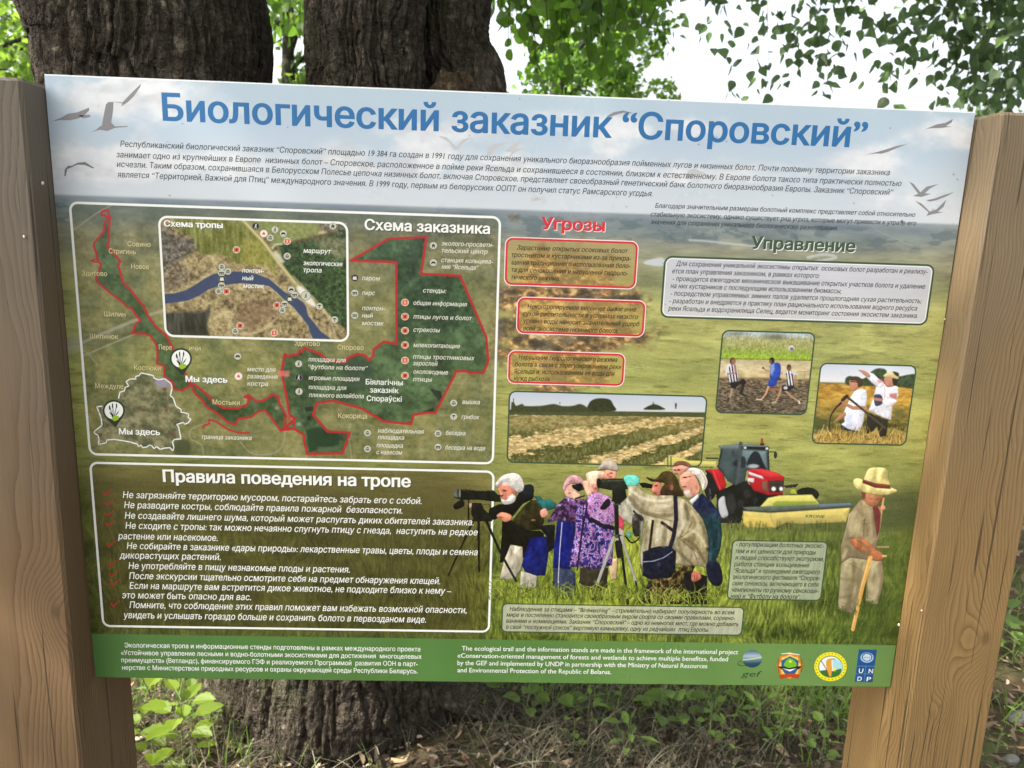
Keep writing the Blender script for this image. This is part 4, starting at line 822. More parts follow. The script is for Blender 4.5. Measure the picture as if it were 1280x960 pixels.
def ring(name, r, rad, w, off, mat, grow=0.0):
    r = [r[0] - grow, r[1] - grow, r[2] + grow, r[3] + grow]; rad += grow
    o = rr_outline([r[0] - w / 2, r[1] - w / 2, r[2] + w / 2, r[3] + w / 2], rad + w / 2); i = rr_outline([r[0] + w / 2, r[1] + w / 2, r[2] - w / 2, r[3] - w / 2], rad - w / 2)
    n = len(o); p = np.concatenate([o, i])
    vs = [(u / 1000 - PW / 2, -off * LAY / 1000, ZB + PH - w_ / 1000) for u, w_ in p]
    fs = [(k, (k + 1) % n, (k + 1) % n + n, k + n) for k in range(n)]
    return sub(name, mesh_np(name, vs, np.array(fs)), mat)
K = {n: mat_plain("ink_" + n, c, .32, spec=.4) for n, c in dict(white=(236, 236, 230), cream=(214, 212, 190), black=(44, 46, 50), brown=(50, 38, 24), blue=(36, 104, 158), red=(206, 44, 56),
     dgreen=(58, 82, 60), lgreen=(150, 186, 40), pin=(42, 50, 38), shadow=(40, 44, 34), orange=(216, 92, 62), pale=(216, 214, 200), grey=(112, 112, 108), icon=(192, 192, 172), bird=(132, 130, 132), lbird=(188, 188, 190), gold=(214, 200, 150), pink=(236, 216, 214), halo=(78, 80, 56), dk=(34, 38, 40), tick=(158, 42, 38)).items()}
ring("map_frame", R_MAP, 10, 3.2, .60, K["white"]); ring("rules_frame", R_RULE, 10, 3.2, .60, K["white"]); ring("trail_map_frame", R_TRAIL, 11, 3.0, .70, K["white"])
for r in (R_TH1, R_TH2, R_TH3):
    ring("red_frame", r, 9, 2.6, .60, K["red"], -1.0); ring("pale_rim", r, 9, 1.3, .58, K["pink"], 1.0)
ring("green_frame", R_MAN, 10, 2.6, .60, K["dgreen"]); ring("pale_rim", R_MAN, 10, 1.2, .58, K["white"], -2.2)
ring("green_frame", R_BIRD, 7, 1.8, .60, K["dgreen"]); ring("green_frame", R_POP, 7, 1.8, .60, K["dgreen"])
for r in (R_HAY, R_FOOT, R_SCY): ring("green_frame", r, 9, 2.2, .60, K["dgreen"])

# ---- writing
JOBS = []
def T(name, lines, cap, mat, italic=True, bold=0.0, shadow=None, off=.75, sh=(1.0, 1.0)):
    JOBS.append((name, lines, cap, mat, italic, bold, shadow, off, sh))
def tl(zx, zy, s, x, y, x1, txt): return (zx + x / s, zy + y / s, zx + x1 / s, txt)
T("title", [(203.5, 150.2, 1082, "Биологический заказник “Споровский”")], 34, "blue", False, .027)
T("intro_text", [(150.3, 183.3, 1112, "Республиканский биологический заказник “Споровский” площадью 19 384 га создан в 1991 году для сохранения уникального биоразнообразия пойменных лугов и низинных болот. Почти половину территории заказника"),
   (145.6, 196.6, 1126.5, "занимает одно из крупнейших в Европе  низинных болот – Споровское, расположенное в пойме реки Ясельда и сохранившееся в состоянии, близком к естественному. В Европе болота такого типа практически полностью"),
   (146, 208.6, 1116, "исчезли. Таким образом, сохранившаяся в Белорусском Полесье цепочка низинных болот, включая Споровское, представляет своеобразный генетический банк болотного биоразнообразия Европы. Заказник “Споровский”"),
   (146.8, 221.5, 815.6, "является “Территорией, Важной для Птиц” международного значения. В 1999 году, первым из белорусских ООПТ он получил статус Рамсарского угодья.")], 7.6, "black", True, .008)
z = (800, 230, 3.2)
T("intro_text", [tl(*z, 60, 95, 1100, "Благодаря значительным размерам болотный комплекс представляет собой относительно"), tl(*z, 42, 129, 1104, "стабильную экосистему, однако существует ряд угроз, которые могут привести к утрате его"),
   tl(*z, 42, 160, 790, "значения для сохранения уникального биологического разнообразия.")], 6.0, "black", True, .012)
T("heading", [tl(190, 260, 4.923, 74, 112, 438, "Схема тропы")], 7.4, "white", False, .04, "shadow", .95, (.6, .6))
T("heading", [tl(430, 260, 4, 103, 108, 730, "Схема заказника")], 13.2, "white", False, .032, "shadow")
T("heading", [tl(620, 240, 3.4286, 192, 159, 466, "Угрозы")], 15.2, "red", False, .034, "pink")
T("heading", [tl(*z, 442, 258, 860, "Управление")], 15.4, "dgreen", False, .034, "white")
T("heading", [tl(100, 570, 2.37, 246, 76, 980, "Правила поведения на тропе")], 15.0, "white", False, .034, "shadow")
T("place_mark", [tl(80, 430, 4.571, 695, 215, 935, "Мы здесь")], 7.4, "white", False, .034, "shadow", .75, (.6, .6)); T("place_mark", [tl(80, 430, 4.571, 315, 515, 550, "Мы здесь")], 7.4, "white", False, .034, "shadow", .75, (.6, .6))
z = (100, 570, 2.37)
rules = [[(127, 124, 1012, "Не загрязняйте территорию мусором, постарайтесь забрать его с собой.")], [(131, 154, 955, "Не разводите костры, соблюдайте правила пожарной  безопасности.")],
 [(133, 185, 1166, "Не создавайте лишнего шума, который может распугать диких обитателей заказника.")],
 [(135, 215, 1178, "Не сходите с тропы: так можно нечаянно спугнуть птицу с гнезда,  наступить на редкое"), (113, 246, 408, "растение или насекомое.")],
 [(139, 275, 1178, "Не собирайте в заказнике «дары природы»: лекарственные травы, цветы, плоды и семена"), (117, 303, 417, "дикорастущих растений.")],
 [(144, 334, 799, "Не употребляйте в пищу незнакомые плоды и растения.")], [(146, 364, 1067, "После экскурсии тщательно осмотрите себя на предмет обнаружения клещей.")],
 [(147, 393, 1100, "Если на маршруте вам встретится дикое животное, не подходите близко к нему –"), (125, 421, 507, "это может быть опасно для вас.")],
 [(147, 450, 1145, "Помните, что соблюдение этих правил поможет вам избежать возможной опасности,"), (129, 480, 1025, "увидеть и услышать гораздо больше и сохранить болото в первозданом виде.")]]
for r in rules: T("rule_text", [tl(*z, *q) for q in r], 8.3, "white", True, .008, None, 1.1)
T("footer_text", [tl(*z, 133, 567, 1008, "Экологическая тропа и информационные стенды подготовлены в рамках международного проекта"), tl(*z, 122, 589, 1012, "«Устойчивое управление лесными и водно-болотными экосистемами для достижения  многоцелевых"),
  tl(*z, 123, 611, 1000, "преимуществ» (Ветландс), финансируемого ГЭФ и реализуемого Программой  развития ООН в парт-"), tl(*z, 125, 633, 1000, "нерстве с Министерством природных ресурсов и охраны окружающей среды Республики Беларусь.")], 6.0, "white", False, .008)
z = (560, 760, 2.207)
T("footer_text", [tl(*z, 38, 117, 800, "The ecological trail and the information stands are made in the framework of the international project"), tl(*z, 26, 137, 772, "«Conservation-oriented management of forests and wetlands to achieve multiple benefits», funded"),
  tl(*z, 26, 157, 715, "by the GEF and implemented by UNDP in partnership with the Ministry of Natural Resources"), tl(*z, 26, 177, 450, "and Environmental Protection of the Republic of Belarus.")], 6.0, "white", False, .008)
z = (800, 230, 3.2)
T("box_text", [tl(*z, 143, 327, 1150, "Для сохранения уникальной экосистемы открытых  осоковых болот разработан и реализу-"), tl(*z, 128, 357, 718, "ется план управления заказником, в рамках которого:"), tl(*z, 130, 387, 1140, "- проводится ежегодное механическое выкашивание открытых участков болота и удаление"),
  tl(*z, 122, 416, 805, "на них кустарников с последующим использованием биомассы;"), tl(*z, 122, 446, 1125, "- посредством управляемых зимних палов удаляется прошлогодняя сухая растительность;"), tl(*z, 117, 476, 1108, "- разработан и внедряется в практику план рационального использования водного ресурса"),
  tl(*z, 112, 506, 1110, "реки Ясельда и водохранилища Селец, ведется мониторинг состояния экосистем заказника.")], 6.2, "black", True, .012)
z = (620, 240, 3.4286)
T("box_text", [tl(*z, 90, 247, 565, "Зарастание открытых осоковых болот"), tl(*z, 66, 278, 578, "тростником и кустарниками из-за прекра-"), tl(*z, 66, 310, 575, "щения традиционного использования боло-"), tl(*z, 66, 342, 565, "та для сенокошения и нарушений гидроло-"), tl(*z, 66, 374, 272, "гического режима.")], 6.0, "brown", True, .016)
T("box_text", [tl(*z, 135, 499, 600, "Неконтролируемое весеннее выжигание"), tl(*z, 115, 530, 608, "сухой растительности в условиях низкого"), tl(*z, 115, 561, 615, "уровня воды наносит значительный ущерб"), tl(*z, 115, 593, 523, "всей экосистеме низинного болота.")], 6.0, "brown", True, .016)
T("box_text", [tl(*z, 97, 717, 520, "Нарушение гидрологического режима"), tl(*z, 82, 747, 537, "болота в связи с зарегулированием реки"), tl(*z, 76, 777, 508, "Ясельда и  использованием ее воды для"), tl(*z, 76, 807, 232, "нужд рыбхоза.")], 6.0, "brown", True, .016)
T("box_text", [(637, 763.6, 918, "Наблюдение за птицами – “Birdwatching” – стремительно набирает популярность во всем"), (633, 770.8, 918.7, "мире и постепенно становится своеобразным видом спорта со своими правилами, соревно-"), (632.5, 778.4, 923, "ваниями и номинациями. Заказник “Споровский” – одно из немногих мест, где можно добавить"), (632.5, 786, 886, "в свой “послужной список” вертлявую камышевку, одну из редчайших  птиц Европы.")], 5.4, "brown", True, .016)
z = (860, 530, 3.31)
T("box_text", [tl(*z, 198, 506, 562, "- популяризации болотных экосис-"), tl(*z, 195, 534, 528, "тем и их ценности для природы"), tl(*z, 195, 561, 560, "и людей способствуют экотуризм,"), tl(*z, 190, 588, 500, "работа станции кольцевания"), tl(*z, 188, 615, 545, "“Ясельда” и проведение ежегодного"), tl(*z, 185, 641, 545, "экологического фестиваля “Споров-"), tl(*z, 183, 667, 540, "ские сенокосы, включающего в себя"), tl(*z, 180, 694, 540, "чемпионаты по ручному сенокоше-"), tl(*z, 175, 720, 465, "нию и “Футболу на болоте”.")], 5.8, "dk", True, .016)
z = (430, 260, 4)
LAB = [[(488, 187, 748, "эколого-просвети-"), (488, 222, 718, "тельский центр")], [(486, 270, 745, "станция кольцева-"), (488, 303, 672, "ния “Ясельда”")], [(90, 360, 180, "паром")], [(90, 434, 155, "пирс")], [(90, 510, 205, "понтон-"), (90, 547, 145, "ный"), (90, 585, 200, "мостик")],
  [(395, 422, 512, "стенды:")], [(347, 484, 615, "общая информация")], [(347, 553, 640, "птицы лугов и болот")], [(347, 618, 480, "стрекозы")], [(347, 695, 580, "млекопитающие")], [(345, 753, 653, "птицы тростниковых"), (345, 786, 468, "зарослей")], [(347, 828, 520, "околоводные"), (345, 866, 440, "птицы")]]
for r in LAB: T("map_label", [tl(*z, *q) for q in r], 5.6, "pale", True, .012)
z = (330, 420, 4.267)
LAB = [[(237, 135, 437, "площадка для"), (237, 175, 553, "“футбола на болоте”")], [(238, 233, 510, "игровые площадки")], [(238, 283, 440, "площадка для"), (240, 325, 533, "пляжного волейбола")], [(607, 515, 853, "наблюдательная"), (607, 550, 748, "площадка")], [(600, 593, 742, "площадка"), (600, 630, 737, "с навесом")],
  [(1057, 362, 1152, "вышка")], [(1053, 442, 1150, "грибок")], [(970, 527, 1075, "беседка")], [(967, 605, 1180, "беседка на воде")]]
for r in LAB: T("map_label", [tl(*z, *q) for q in r], 5.6, "pale", True, .012)
T("reserve_name", [tl(*z, 543, 258, 740, "Біялагічны"), tl(*z, 565, 301, 718, "заказнік"), tl(*z, 548, 346, 735, "Спораўскі")], 6.8, "white", False, .014)
z = (80, 430, 4.571)
for r in ([(1047, 155, 1210, "место для"), (1047, 195, 1222, "разведения"), (1047, 237, 1167, "костра")], [(787, 542, 1073, "граница заказника")]): T("map_label", [tl(*z, *q) for q in r], 5.6, "pale", True, .012)
z = (190, 260, 4.923)
for r in ([(932, 275, 1103, "маршрут")], [(932, 351, 1173, "экологическая"), (932, 394, 1045, "тропа")], [(555, 396, 690, "понтон-"), (555, 443, 625, "ный"), (560, 491, 692, "мостик")]): T("map_label", [tl(*z, *q) for q in r], 5.8, "white", True, .012, None, .95)
for zz, q in (((80, 250, 4.8), [(383, 277, 520, "Совино"), (270, 320, 432, "Стригинь"), (405, 412, 512, "Новое"), (110, 452, 260, "Здитово"), (243, 697, 370, "Шилин"), (157, 830, 327, "Шилинок"), (570, 897, 648, "Пере"), (752, 902, 820, "ичи")]),
              ((80, 430, 4.571), [(402, 148, 553, "Костюки"), (180, 252, 340, "Междуле"), (850, 345, 1005, "Мостыки")]), ((330, 420, 4.267), [(163, 50, 298, "Здитово"), (393, 72, 532, "Спорово"), (397, 437, 550, "Кокорица")])):
    for r in q: T("town_name", [tl(*zz, *r)], 6.2, "gold", False, .004, "halo", .75, (.5, .4))
T("machine_lettering", [(1006.5, 646.6, 1031, "KRONE")], 3.4, "dgreen", True, .02, None, .9); T("machine_lettering", [(867, 585.2, 892, "KRONE")], 3.2, "dgreen", True, .02, None, .7)
for x, y, t in ((1073.2, 841, "U"), (1085.5, 841.3, "N"), (1071.5, 851, "D"), (1083, 851.4, "P")): T("logo_letter", [(x, y, x + 5.4, t)], 5.6, "white", False, .012, None, .7)
T("logo_letter", [(926.3, 845.6, 952, "gef")], 7.6, "dk", True, -.006, None, .7)

tmp = []
for j in JOBS:
    for (x, y, x1, txt) in j[1]:
        cu = bpy.data.curves.new("tmp", 'FONT'); cu.body = txt; cu.size = 1.0; cu.resolution_u = 3 if j[2] < 9 else 6
        cu.offset = 0.0
        o = bpy.data.objects.new("tmp", cu); COL.objects.link(o); tmp.append(o)
dg = bpy.context.evaluated_depsgraph_get(); dg.update()
from mathutils.geometry import delaunay_2d_cdt
GLYPHS = {}
def fill(loops):
    """outlines of one letter -> triangles where the winding number is not zero (strokes may overlap)"""
    V = np.concatenate(loops); E_, n = [], 0
    for q in loops: E_ += [(n + i, n + (i + 1) % len(q)) for i in range(len(q))]; n += len(q)
    vo, _, fo, _, _, _ = delaunay_2d_cdt([Vector((float(p[0]), float(p[1]))) for p in V], E_, [], 0, 1e-5)
    vo = np.array([(p[0], p[1]) for p in vo]); fo = np.array([f_ for f_ in fo if len(f_) == 3], int)
    c = vo[fo].mean(1); w = np.zeros(len(c), int)
    for q in loops:
        a_, b_ = q, np.roll(q, -1, 0)
        up = (a_[None, :, 1] <= c[:, 1:2]) & (b_[None, :, 1] > c[:, 1:2]); dn = (a_[None, :, 1] > c[:, 1:2]) & (b_[None, :, 1] <= c[:, 1:2])
        cr = (b_[None, :, 0] - a_[None, :, 0]) * (c[:, 1:2] - a_[None, :, 1]) - (c[:, 0:1] - a_[None, :, 0]) * (b_[None, :, 1] - a_[None, :, 1])
        w += np.count_nonzero(up & (cr > 0), 1) - np.count_nonzero(dn & (cr < 0), 1)
    tr = fo[w != 0]
    p0, p1, p2 = vo[tr[:, 0]], vo[tr[:, 1]], vo[tr[:, 2]]
    fl = (p1[:, 0] - p0[:, 0]) * (p2[:, 1] - p0[:, 1]) - (p1[:, 1] - p0[:, 1]) * (p2[:, 0] - p0[:, 0]) < 0
    tr[fl] = tr[fl][:, ::-1]
    return vo, tr
def heavier(grp, b):                           # push every outline outwards; the winding fill sorts out what then overlaps
    ar = [.5 * np.sum(q[:, 0] * np.roll(q[:, 1], -1) - np.roll(q[:, 0], -1) * q[:, 1]) for q in grp]
    sg = np.sign(max(ar, key=abs)); out = []
    for q in grp:
        e = np.roll(q, -1, 0) - q; e /= np.linalg.norm(e, axis=1)[:, None] + 1e-9
        n1 = np.stack([e[:, 1], -e[:, 0]], 1) * sg; n0 = np.roll(n1, 1, 0); n = n0 + n1
        n = n / np.maximum(np.sum(n * n0, 1)[:, None], .5)
        out.append(q + n * np.array((b, b * .6)))
    return out
def glyph_mesh(o, res, bold=0.0):
    cu = o.to_curve(dg); loops = []
    for sp in cu.splines:
        bp = sp.bezier_points; n = len(bp)
        if n < 2: continue
        co = np.array([p.co[:2] for p in bp]); hr = np.array([p.handle_right[:2] for p in bp]); hl = np.array([p.handle_left[:2] for p in bp]); out = []
        for i in range(n):
            p0, p1, p2, p3 = co[i], hr[i], hl[(i + 1) % n], co[(i + 1) % n]; e = p3 - p0
            straight = abs(e[0] * (p1[1] - p0[1]) - e[1] * (p1[0] - p0[0])) < 1e-5 and abs(e[0] * (p2[1] - p0[1]) - e[1] * (p2[0] - p0[0])) < 1e-5
            out.append(p0)
            if not straight:
                for k_ in range(1, res): t = k_ / res; out.append((1 - t) ** 3 * p0 + 3 * (1 - t) ** 2 * t * p1 + 3 * (1 - t) * t * t * p2 + t ** 3 * p3)
        q = np.array(out); q = q[np.hypot(*(q - np.roll(q, 1, 0)).T) > 1e-6]
        if len(q) > 2: loops.append(q)
    o.to_curve_clear()
    loops.sort(key=lambda q: q[:, 0].min()); V, Tt, n, i = [], [], 0, 0
    while i < len(loops):                      # loops that overlap sideways make one letter
        grp = [loops[i]]; x1 = loops[i][:, 0].max(); i += 1
        while i < len(loops) and loops[i][:, 0].min() < x1 - .002: grp.append(loops[i]); x1 = max(x1, loops[i][:, 0].max()); i += 1
        x0 = min(q[:, 0].min() for q in grp); grp = [q - (x0, 0) for q in grp]
        key = (res, bold) + tuple(np.round(np.concatenate([q[:4].ravel() for q in grp]), 3)) + tuple(len(q) for q in grp)
        if key not in GLYPHS: GLYPHS[key] = fill(heavier(grp, bold) if bold else grp)
        vo, tr = GLYPHS[key]; V.append(vo + (x0, 0)); Tt.append(tr + n); n += len(vo)
    V = np.concatenate(V); return V, np.concatenate(Tt), np.zeros(len(V))
gl = []; jk = 0
for j in JOBS:
    for _ in j[1]: gl.append(glyph_mesh(tmp[jk], 3 if j[2] < 9 else 6, j[5])); jk += 1
def cap_of(txt):                              # height of this font's capitals at size 1
    return 0.729
k = 0
for name, lines, cap, mat, ital, bold, shadow, off, shd in JOBS:
    V, Fs, n = [], [], 0
    for (x, y, x1, txt) in lines:
        co, tri, zz_ = gl[k]; k += 1; nv = len(co)
        if ital: co = co + np.stack([co[:, 1] * .2, co[:, 1] * 0], 1)
        u0, v0 = uv(x, y)
        yy = y
        for _ in range(4):                    # the line runs level on the panel: find its far end
            u1, v1 = uv(x1, yy); yy += (v0 - v1) / max(1e-6, (uv(x1, yy + 1)[1] - v1))
        capmm = uv(x, y)[1] - uv(x, y - cap)[1]
        sy = capmm / cap_of(txt)
        w = co[:, 0].max() - co[:, 0].min(); sx = (u1 - u0) / w
        U = u0 + (co[:, 0] - co[:, 0].min()) * sx; W = v0 - co[:, 1] * sy
        V.append(np.stack([U, W, zz_], 1)); Fs.append(tri + n); n += nv
    V = np.concatenate(V)
    def build(nm, V, off_, ink):
        return sub(nm, mesh_np(nm, np.stack([V[:, 0] / 1000 - PW / 2, np.full(len(V), -off_ * LAY / 1000), ZB + PH - V[:, 1] / 1000], 1), Fs), ink)
    o = build(name, V, off, K[mat])
    if shadow: build(name + "_shadow", V + np.array((*shd, 0)), off - .15, K[shadow])
for o in tmp:
    c = o.data; bpy.data.objects.remove(o); bpy.data.curves.remove(c)

# ---- small drawn marks
def multi(name, layers, off):                 # layers: (outlines in photo px, ink)
    V, Fs, mi, mats, n = [], [], [], [], 0
    for li, (polys, ink) in enumerate(layers):
        mats.append(K[ink])
        for p in polys:
            p = uvs(p)
            ar = np.sum(p[:, 0] * np.roll(p[:, 1], -1) - np.roll(p[:, 0], -1) * p[:, 1])
            if ar > 0: p = p[::-1]
            V += [(u / 1000 - PW / 2, -(off + li * .05) * LAY / 1000, ZB + PH - w / 1000) for u, w in p]
            Fs.append(np.arange(n, n + len(p))[None]); mi.append(li); n += len(p)
    me = mesh_np(name, V, Fs, mi); return link(name, me, panel, mats)
def disc(cx, cy, r, n=18, ry=None): return [(cx + r * math.cos(2 * math.pi * k / n), cy + (ry or r * .95) * math.sin(2 * math.pi * k / n)) for k in range(n)]
def rc(cx, cy, w, h): return [(cx - w, cy - h), (cx + w, cy - h), (cx + w, cy + h), (cx - w, cy + h)]
def glyph(kind, x, y):
    if kind == 'house': return [[(x - 2.4, y + .2), (x, y - 2.6), (x + 2.4, y + .2), (x + 1.8, y + .2), (x + 1.8, y + 2.4), (x + .5, y + 2.4), (x + .5, y + .8), (x - .5, y + .8), (x - .5, y + 2.4), (x - 1.8, y + 2.4), (x - 1.8, y + .2)]]
    if kind == 'car': return [[(x - 2.8, y + .4), (x - 1.6, y - 1.4), (x + 1.6, y - 1.4), (x + 2.8, y + .4), (x + 2.8, y + 1.8), (x + 1.6, y + 1.8), (x + 1.6, y + 1), (x - 1.6, y + 1), (x - 1.6, y + 1.8), (x - 2.8, y + 1.8)]]
    if kind == 'pier': return [rc(x, y - .4, 3, .6)] + [rc(x + d, y + .6, .5, 1.8) for d in (-2, 0, 2)]
    if kind == 'bridge': return [rc(x, y - 1.2, 3, .4), rc(x, y + .2, 3, .4), rc(x, y + 1.6, 3, .4)]
    if kind == 'shelter': return [[(x - 2.8, y - .8), (x, y - 2.4), (x + 2.8, y - .8)], rc(x, y + .4, 2.4, .4), rc(x - 1.8, y + 1.2, .3, 1.2), rc(x + 1.8, y + 1.2, .3, 1.2), rc(x, y + 1.6, 1.0, .5)]
    if kind == 'umbrella': return [[(x - 2.6, y - .4), (x - 1.2, y - 2), (x + 1.2, y - 2), (x + 2.6, y - .4)], rc(x, y + .8, .4, 1.8)]
    if kind == 'man': return [disc(x + .4, y - 2.2, .8, 8), [(x - 1, y - 1.2), (x + 1.2, y - 1.2), (x + .6, y + .6), (x + 1.4, y + 2.8), (x + .6, y + 2.8), (x - .2, y + .9), (x - 1.2, y + 2.8), (x - 2, y + 2.6), (x - .6, y + .4)]]
    if kind == 'fire': return [[(x - 2, y + 1.6), (x - 1.6, y - .4), (x, y - 2.6), (x + 1.6, y - .4), (x + 2, y + 1.6)]]
    if kind == 'ferry': return [rc(x, y - .4, 2.2, 1.4), [(x - 3, y + .8), (x + 3, y + .8), (x + 2, y + 2.2), (x - 2, y + 2.2)]]
    return [[(x - 1.4, y + 1.2), (x - .4, y - 1.6), (x + 1.8, y - .8), (x + .6, y + 1.6)], rc(x - .6, y + 1.8, 1.4, .35)]
def icon(x, y, kind='bird', style='w', r=5.0, off=.9):
    if style == 'o': L_ = [([disc(x, y, r)], 'icon'), ([rc(x, y, r * .64, r * .60)], 'orange'), ([glyph(kind, x, y)[0]] if kind == 'bird' else [rc(x, y, .5, 1.8)], 'brown' if kind == 'bird' else 'pale')]
    elif style == 'd': L_ = [([disc(x, y, r)], 'grey'), ([disc(x, y, r * .86)], 'dk'), (glyph(kind, x, y), 'pale')]
    elif style == 'f': L_ = [([disc(x, y, r)], 'pale'), ([disc(x, y, r * .8)], 'pink'), (glyph(kind, x, y), 'orange')]
    else: L_ = [([disc(x, y, r)], 'grey'), ([disc(x, y, r * .9)], 'icon'), (glyph(kind, x, y), 'dk')]
    multi("map_icon", L_, off)
for x, y, kd, st in ((447, 188, 'house', 'w'), (447, 273, 'car', 'w'), (54, 350, 'ferry', 'd'), (54, 425, 'pier', 'w'), (54, 537, 'bridge', 'w'), (305, 472, 'i', 'o'), (305, 543, 'bird', 'o'), (305, 613, 'bird', 'o'), (305, 685, 'bird', 'o'), (305, 762, 'i', 'o'), (305, 838, 'bird', 'o')):
    icon(430 + x / 4, 260 + y / 4, kd, st)
for x, y, kd, st in ((185, 148, 'man', 'w'), (185, 222, 'man', 'd'), (187, 296, 'man', 'w'), (1012, 357, 'shelter', 'w'), (1012, 430, 'umbrella', 'w'), (552, 517, 'shelter', 'w'), (552, 602, 'shelter', 'w'), (928, 520, 'shelter', 'w'), (928, 592, 'pier', 'w')):
    icon(330 + x / 4.267, 420 + y / 4.267, kd, st, 4.8)
icon(80 + 993 / 4.571, 430 + 70 / 4.571, 'car', 'w'); icon(80 + 997 / 4.571, 430 + 184 / 4.571, 'fire', 'f')
for x, y, kd, st in ((638, 112, 'man', 'd'), (688, 157, 'fire', 'f'), (728, 183, 'shelter', 'w'), (757, 133, 'man', 'w'), (808, 157, 'car', 'w'), (832, 205, 'i', 'o'), (520, 257, 'bird', 'o'), (832, 296, 'shelter', 'w'), (1113, 112, 'house', 'w'), (430, 362, 'shelter', 'w'), (467, 390, 'shelter', 'w'), (430, 437, 'ferry', 'd'),
                   (428, 400, 'pier', 'w'), (428, 477, 'pier', 'w'), (410, 512, 'shelter', 'w'), (458, 513, 'bird', 'o'), (857, 502, 'car', 'w'), (878, 535, 'pier', 'w'), (847, 560, 'ferry', 'd'), (768, 598, 'bird', 'o'), (816, 590, 'pier', 'w'), (802, 628, 'shelter', 'w'), (1030, 605, 'umbrella', 'w'), (1124, 687, 'umbrella', 'w'), (542, 724, 'bird', 'o'), (512, 757, 'shelter', 'w'), (752, 768, 'i', 'o')):
    icon(190 + x / 4.923, 260 + y / 4.923, kd, st, 4.8, 1.0)
icon(190 + 947 / 4.923, 260 + 540 / 4.923, 'man', 'w', 6.4, 1.2)
def ribbon(pts, w):                            # photo px polyline -> list of quads
    out = []
    for (ax, ay), (bx, by) in zip(pts[:-1], pts[1:]):
        L_ = math.hypot(bx - ax, by - ay) or 1; nx, ny = -(by - ay) / L_ * w / 2, (bx - ax) / L_ * w / 2; ex, ey = (bx - ax) / L_ * w * .3, (by - ay) / L_ * w * .3
        out.append([(ax - nx - ex, ay - ny - ey), (bx - nx + ex, by - ny + ey), (bx + nx + ex, by + ny + ey), (ax + nx - ex, ay + ny - ey)])
    return out
multi("country_outline", [(ribbon(bel, 1.5), 'white')], .75)
def pin(x, y, tx, ty):
    d = [(x + 13.8 * math.cos(math.radians(a)), y + 13.4 * math.sin(math.radians(a))) for a in range(150, 391, 12)]
    body = d + [(tx + .8, ty), (tx - .8, ty)]
    stems = [[(x - 1 + k * .9, y + 8), (x + .2 + k * .9, y + 8), (x + k * 3.4 + 1, y - 5), (x + k * 3.4 + .1, y - 5)] for k in (-1.6, -.5, .8)]
    heads = [disc(x + dx, y + dy, .9, 8, 3.2) for dx, dy in ((-5.4, -3.6), (-1.6, -6), (3.4, -6))]
    leaf = [[(x - 6, y + 1), (x - 1, y + 5), (x, y + 9), (x - 4, y + 5)], [(x + 7, y - 1), (x + 3, y + 4), (x + 1, y + 8), (x + 5, y + 4)]]
    multi("location_pin", [([body], 'pin'), ([disc(x, y, 11.6, 28)], 'white'), (stems + heads + leaf, 'pin'), ([[(x - 2.6, y + 8.6), (x + 1, y + 6.2), (x + 6.4, y + 7), (x + 6.2, y + 11), (x + 1, y + 13.4), (x - 2.2, y + 11.4)]], 'lgreen')], .95)
pin(80 + 668 / 4.571, 430 + 84 / 4.571, 80 + 676 / 4.571, 430 + 178 / 4.571)
pin(80 + 285 / 4.571, 430 + 380 / 4.571, 80 + 293 / 4.571, 430 + 474 / 4.571)
for x, y in ((82, 110), (84, 140), (86, 172), (88, 202), (92, 262), (94, 321), (98, 351), (100, 379), (103, 440)):
    cx, cy = 100 + x / 2.37, 570 + y / 2.37
    multi("check_mark", [([[(cx - 6, cy - .6), (cx - 3.6, cy - 2), (cx - 2, cy + .8), (cx + 5.6, cy - 5.4), (cx + 6.6, cy - 4.8), (cx - 1.6, cy + 3.2), (cx - 2.6, cy + 3)]], 'tick')], .9)
# birds
def birds(zx, zy, s, items):
    for ink, polys in items: multi("printed_bird", [([P(t, zx, zy, s) for t in polys], ink)], .5)
birds(50, 90, 4.267, [
 ('bird', ["62,264 110,245 150,222 200,215 262,190 262,205 235,232 205,248 160,258 110,256", "205,232 268,228 268,240 232,248"]),
 ('bird', ["330,285 345,205 352,172 365,160 392,160 390,205 380,270 400,290 468,288 468,292 400,298 360,315 320,308 268,322 300,308 318,292"]),
 ('bird', ["385,158 440,162 470,130 505,95 538,62 535,80 500,130 470,160 432,184 440,168"]),
 ('grey', ["130,555 132,520 150,500 170,500 200,484 240,480 292,512 280,514 240,496 200,494 165,510 145,518 137,555"])])
birds(500, 100, 3.368, [
 ('lbird', ["160,235 195,240 225,270 240,280 262,250 310,240 270,262 245,292 228,295 205,262"]), ('lbird', ["365,318 370,285 400,270 460,264 420,278 395,300 385,315"]), ('lbird', ["440,300 490,262 510,252 490,290 530,284 480,308 455,330 470,305"]), ('bird', ["870,152 900,135 940,128 985,140 940,138 905,148 880,158"]), ('lbird', ["1200,415 1215,380 1240,372 1290,395 1240,400 1225,418"])])
birds(860, 130, 3.459, [
 ('bird', ["1028,108 1075,88 1110,82 1145,65 1140,80 1115,96 1143,98 1090,104 1060,104"]), ('bird', ["765,220 815,208 850,198 900,182 950,172 900,192 862,208 835,215 810,214"]),
 ('bird', ["955,335 975,345 1005,382 1030,358 1085,345 1045,366 1025,386 1052,388 1010,402 972,398 995,388"]), ('bird', ["1030,416 1068,408 1110,392 1152,380 1120,398 1075,416 1045,422"]), ('bird', ["980,418 1010,430 1045,465 1075,455 1118,412 1105,445 1080,466 1105,468 1060,476 1030,484 1040,468"]), ('grey', ["919,505 928,500 932,512 924,518", "920,522 928,522 924,530"])])

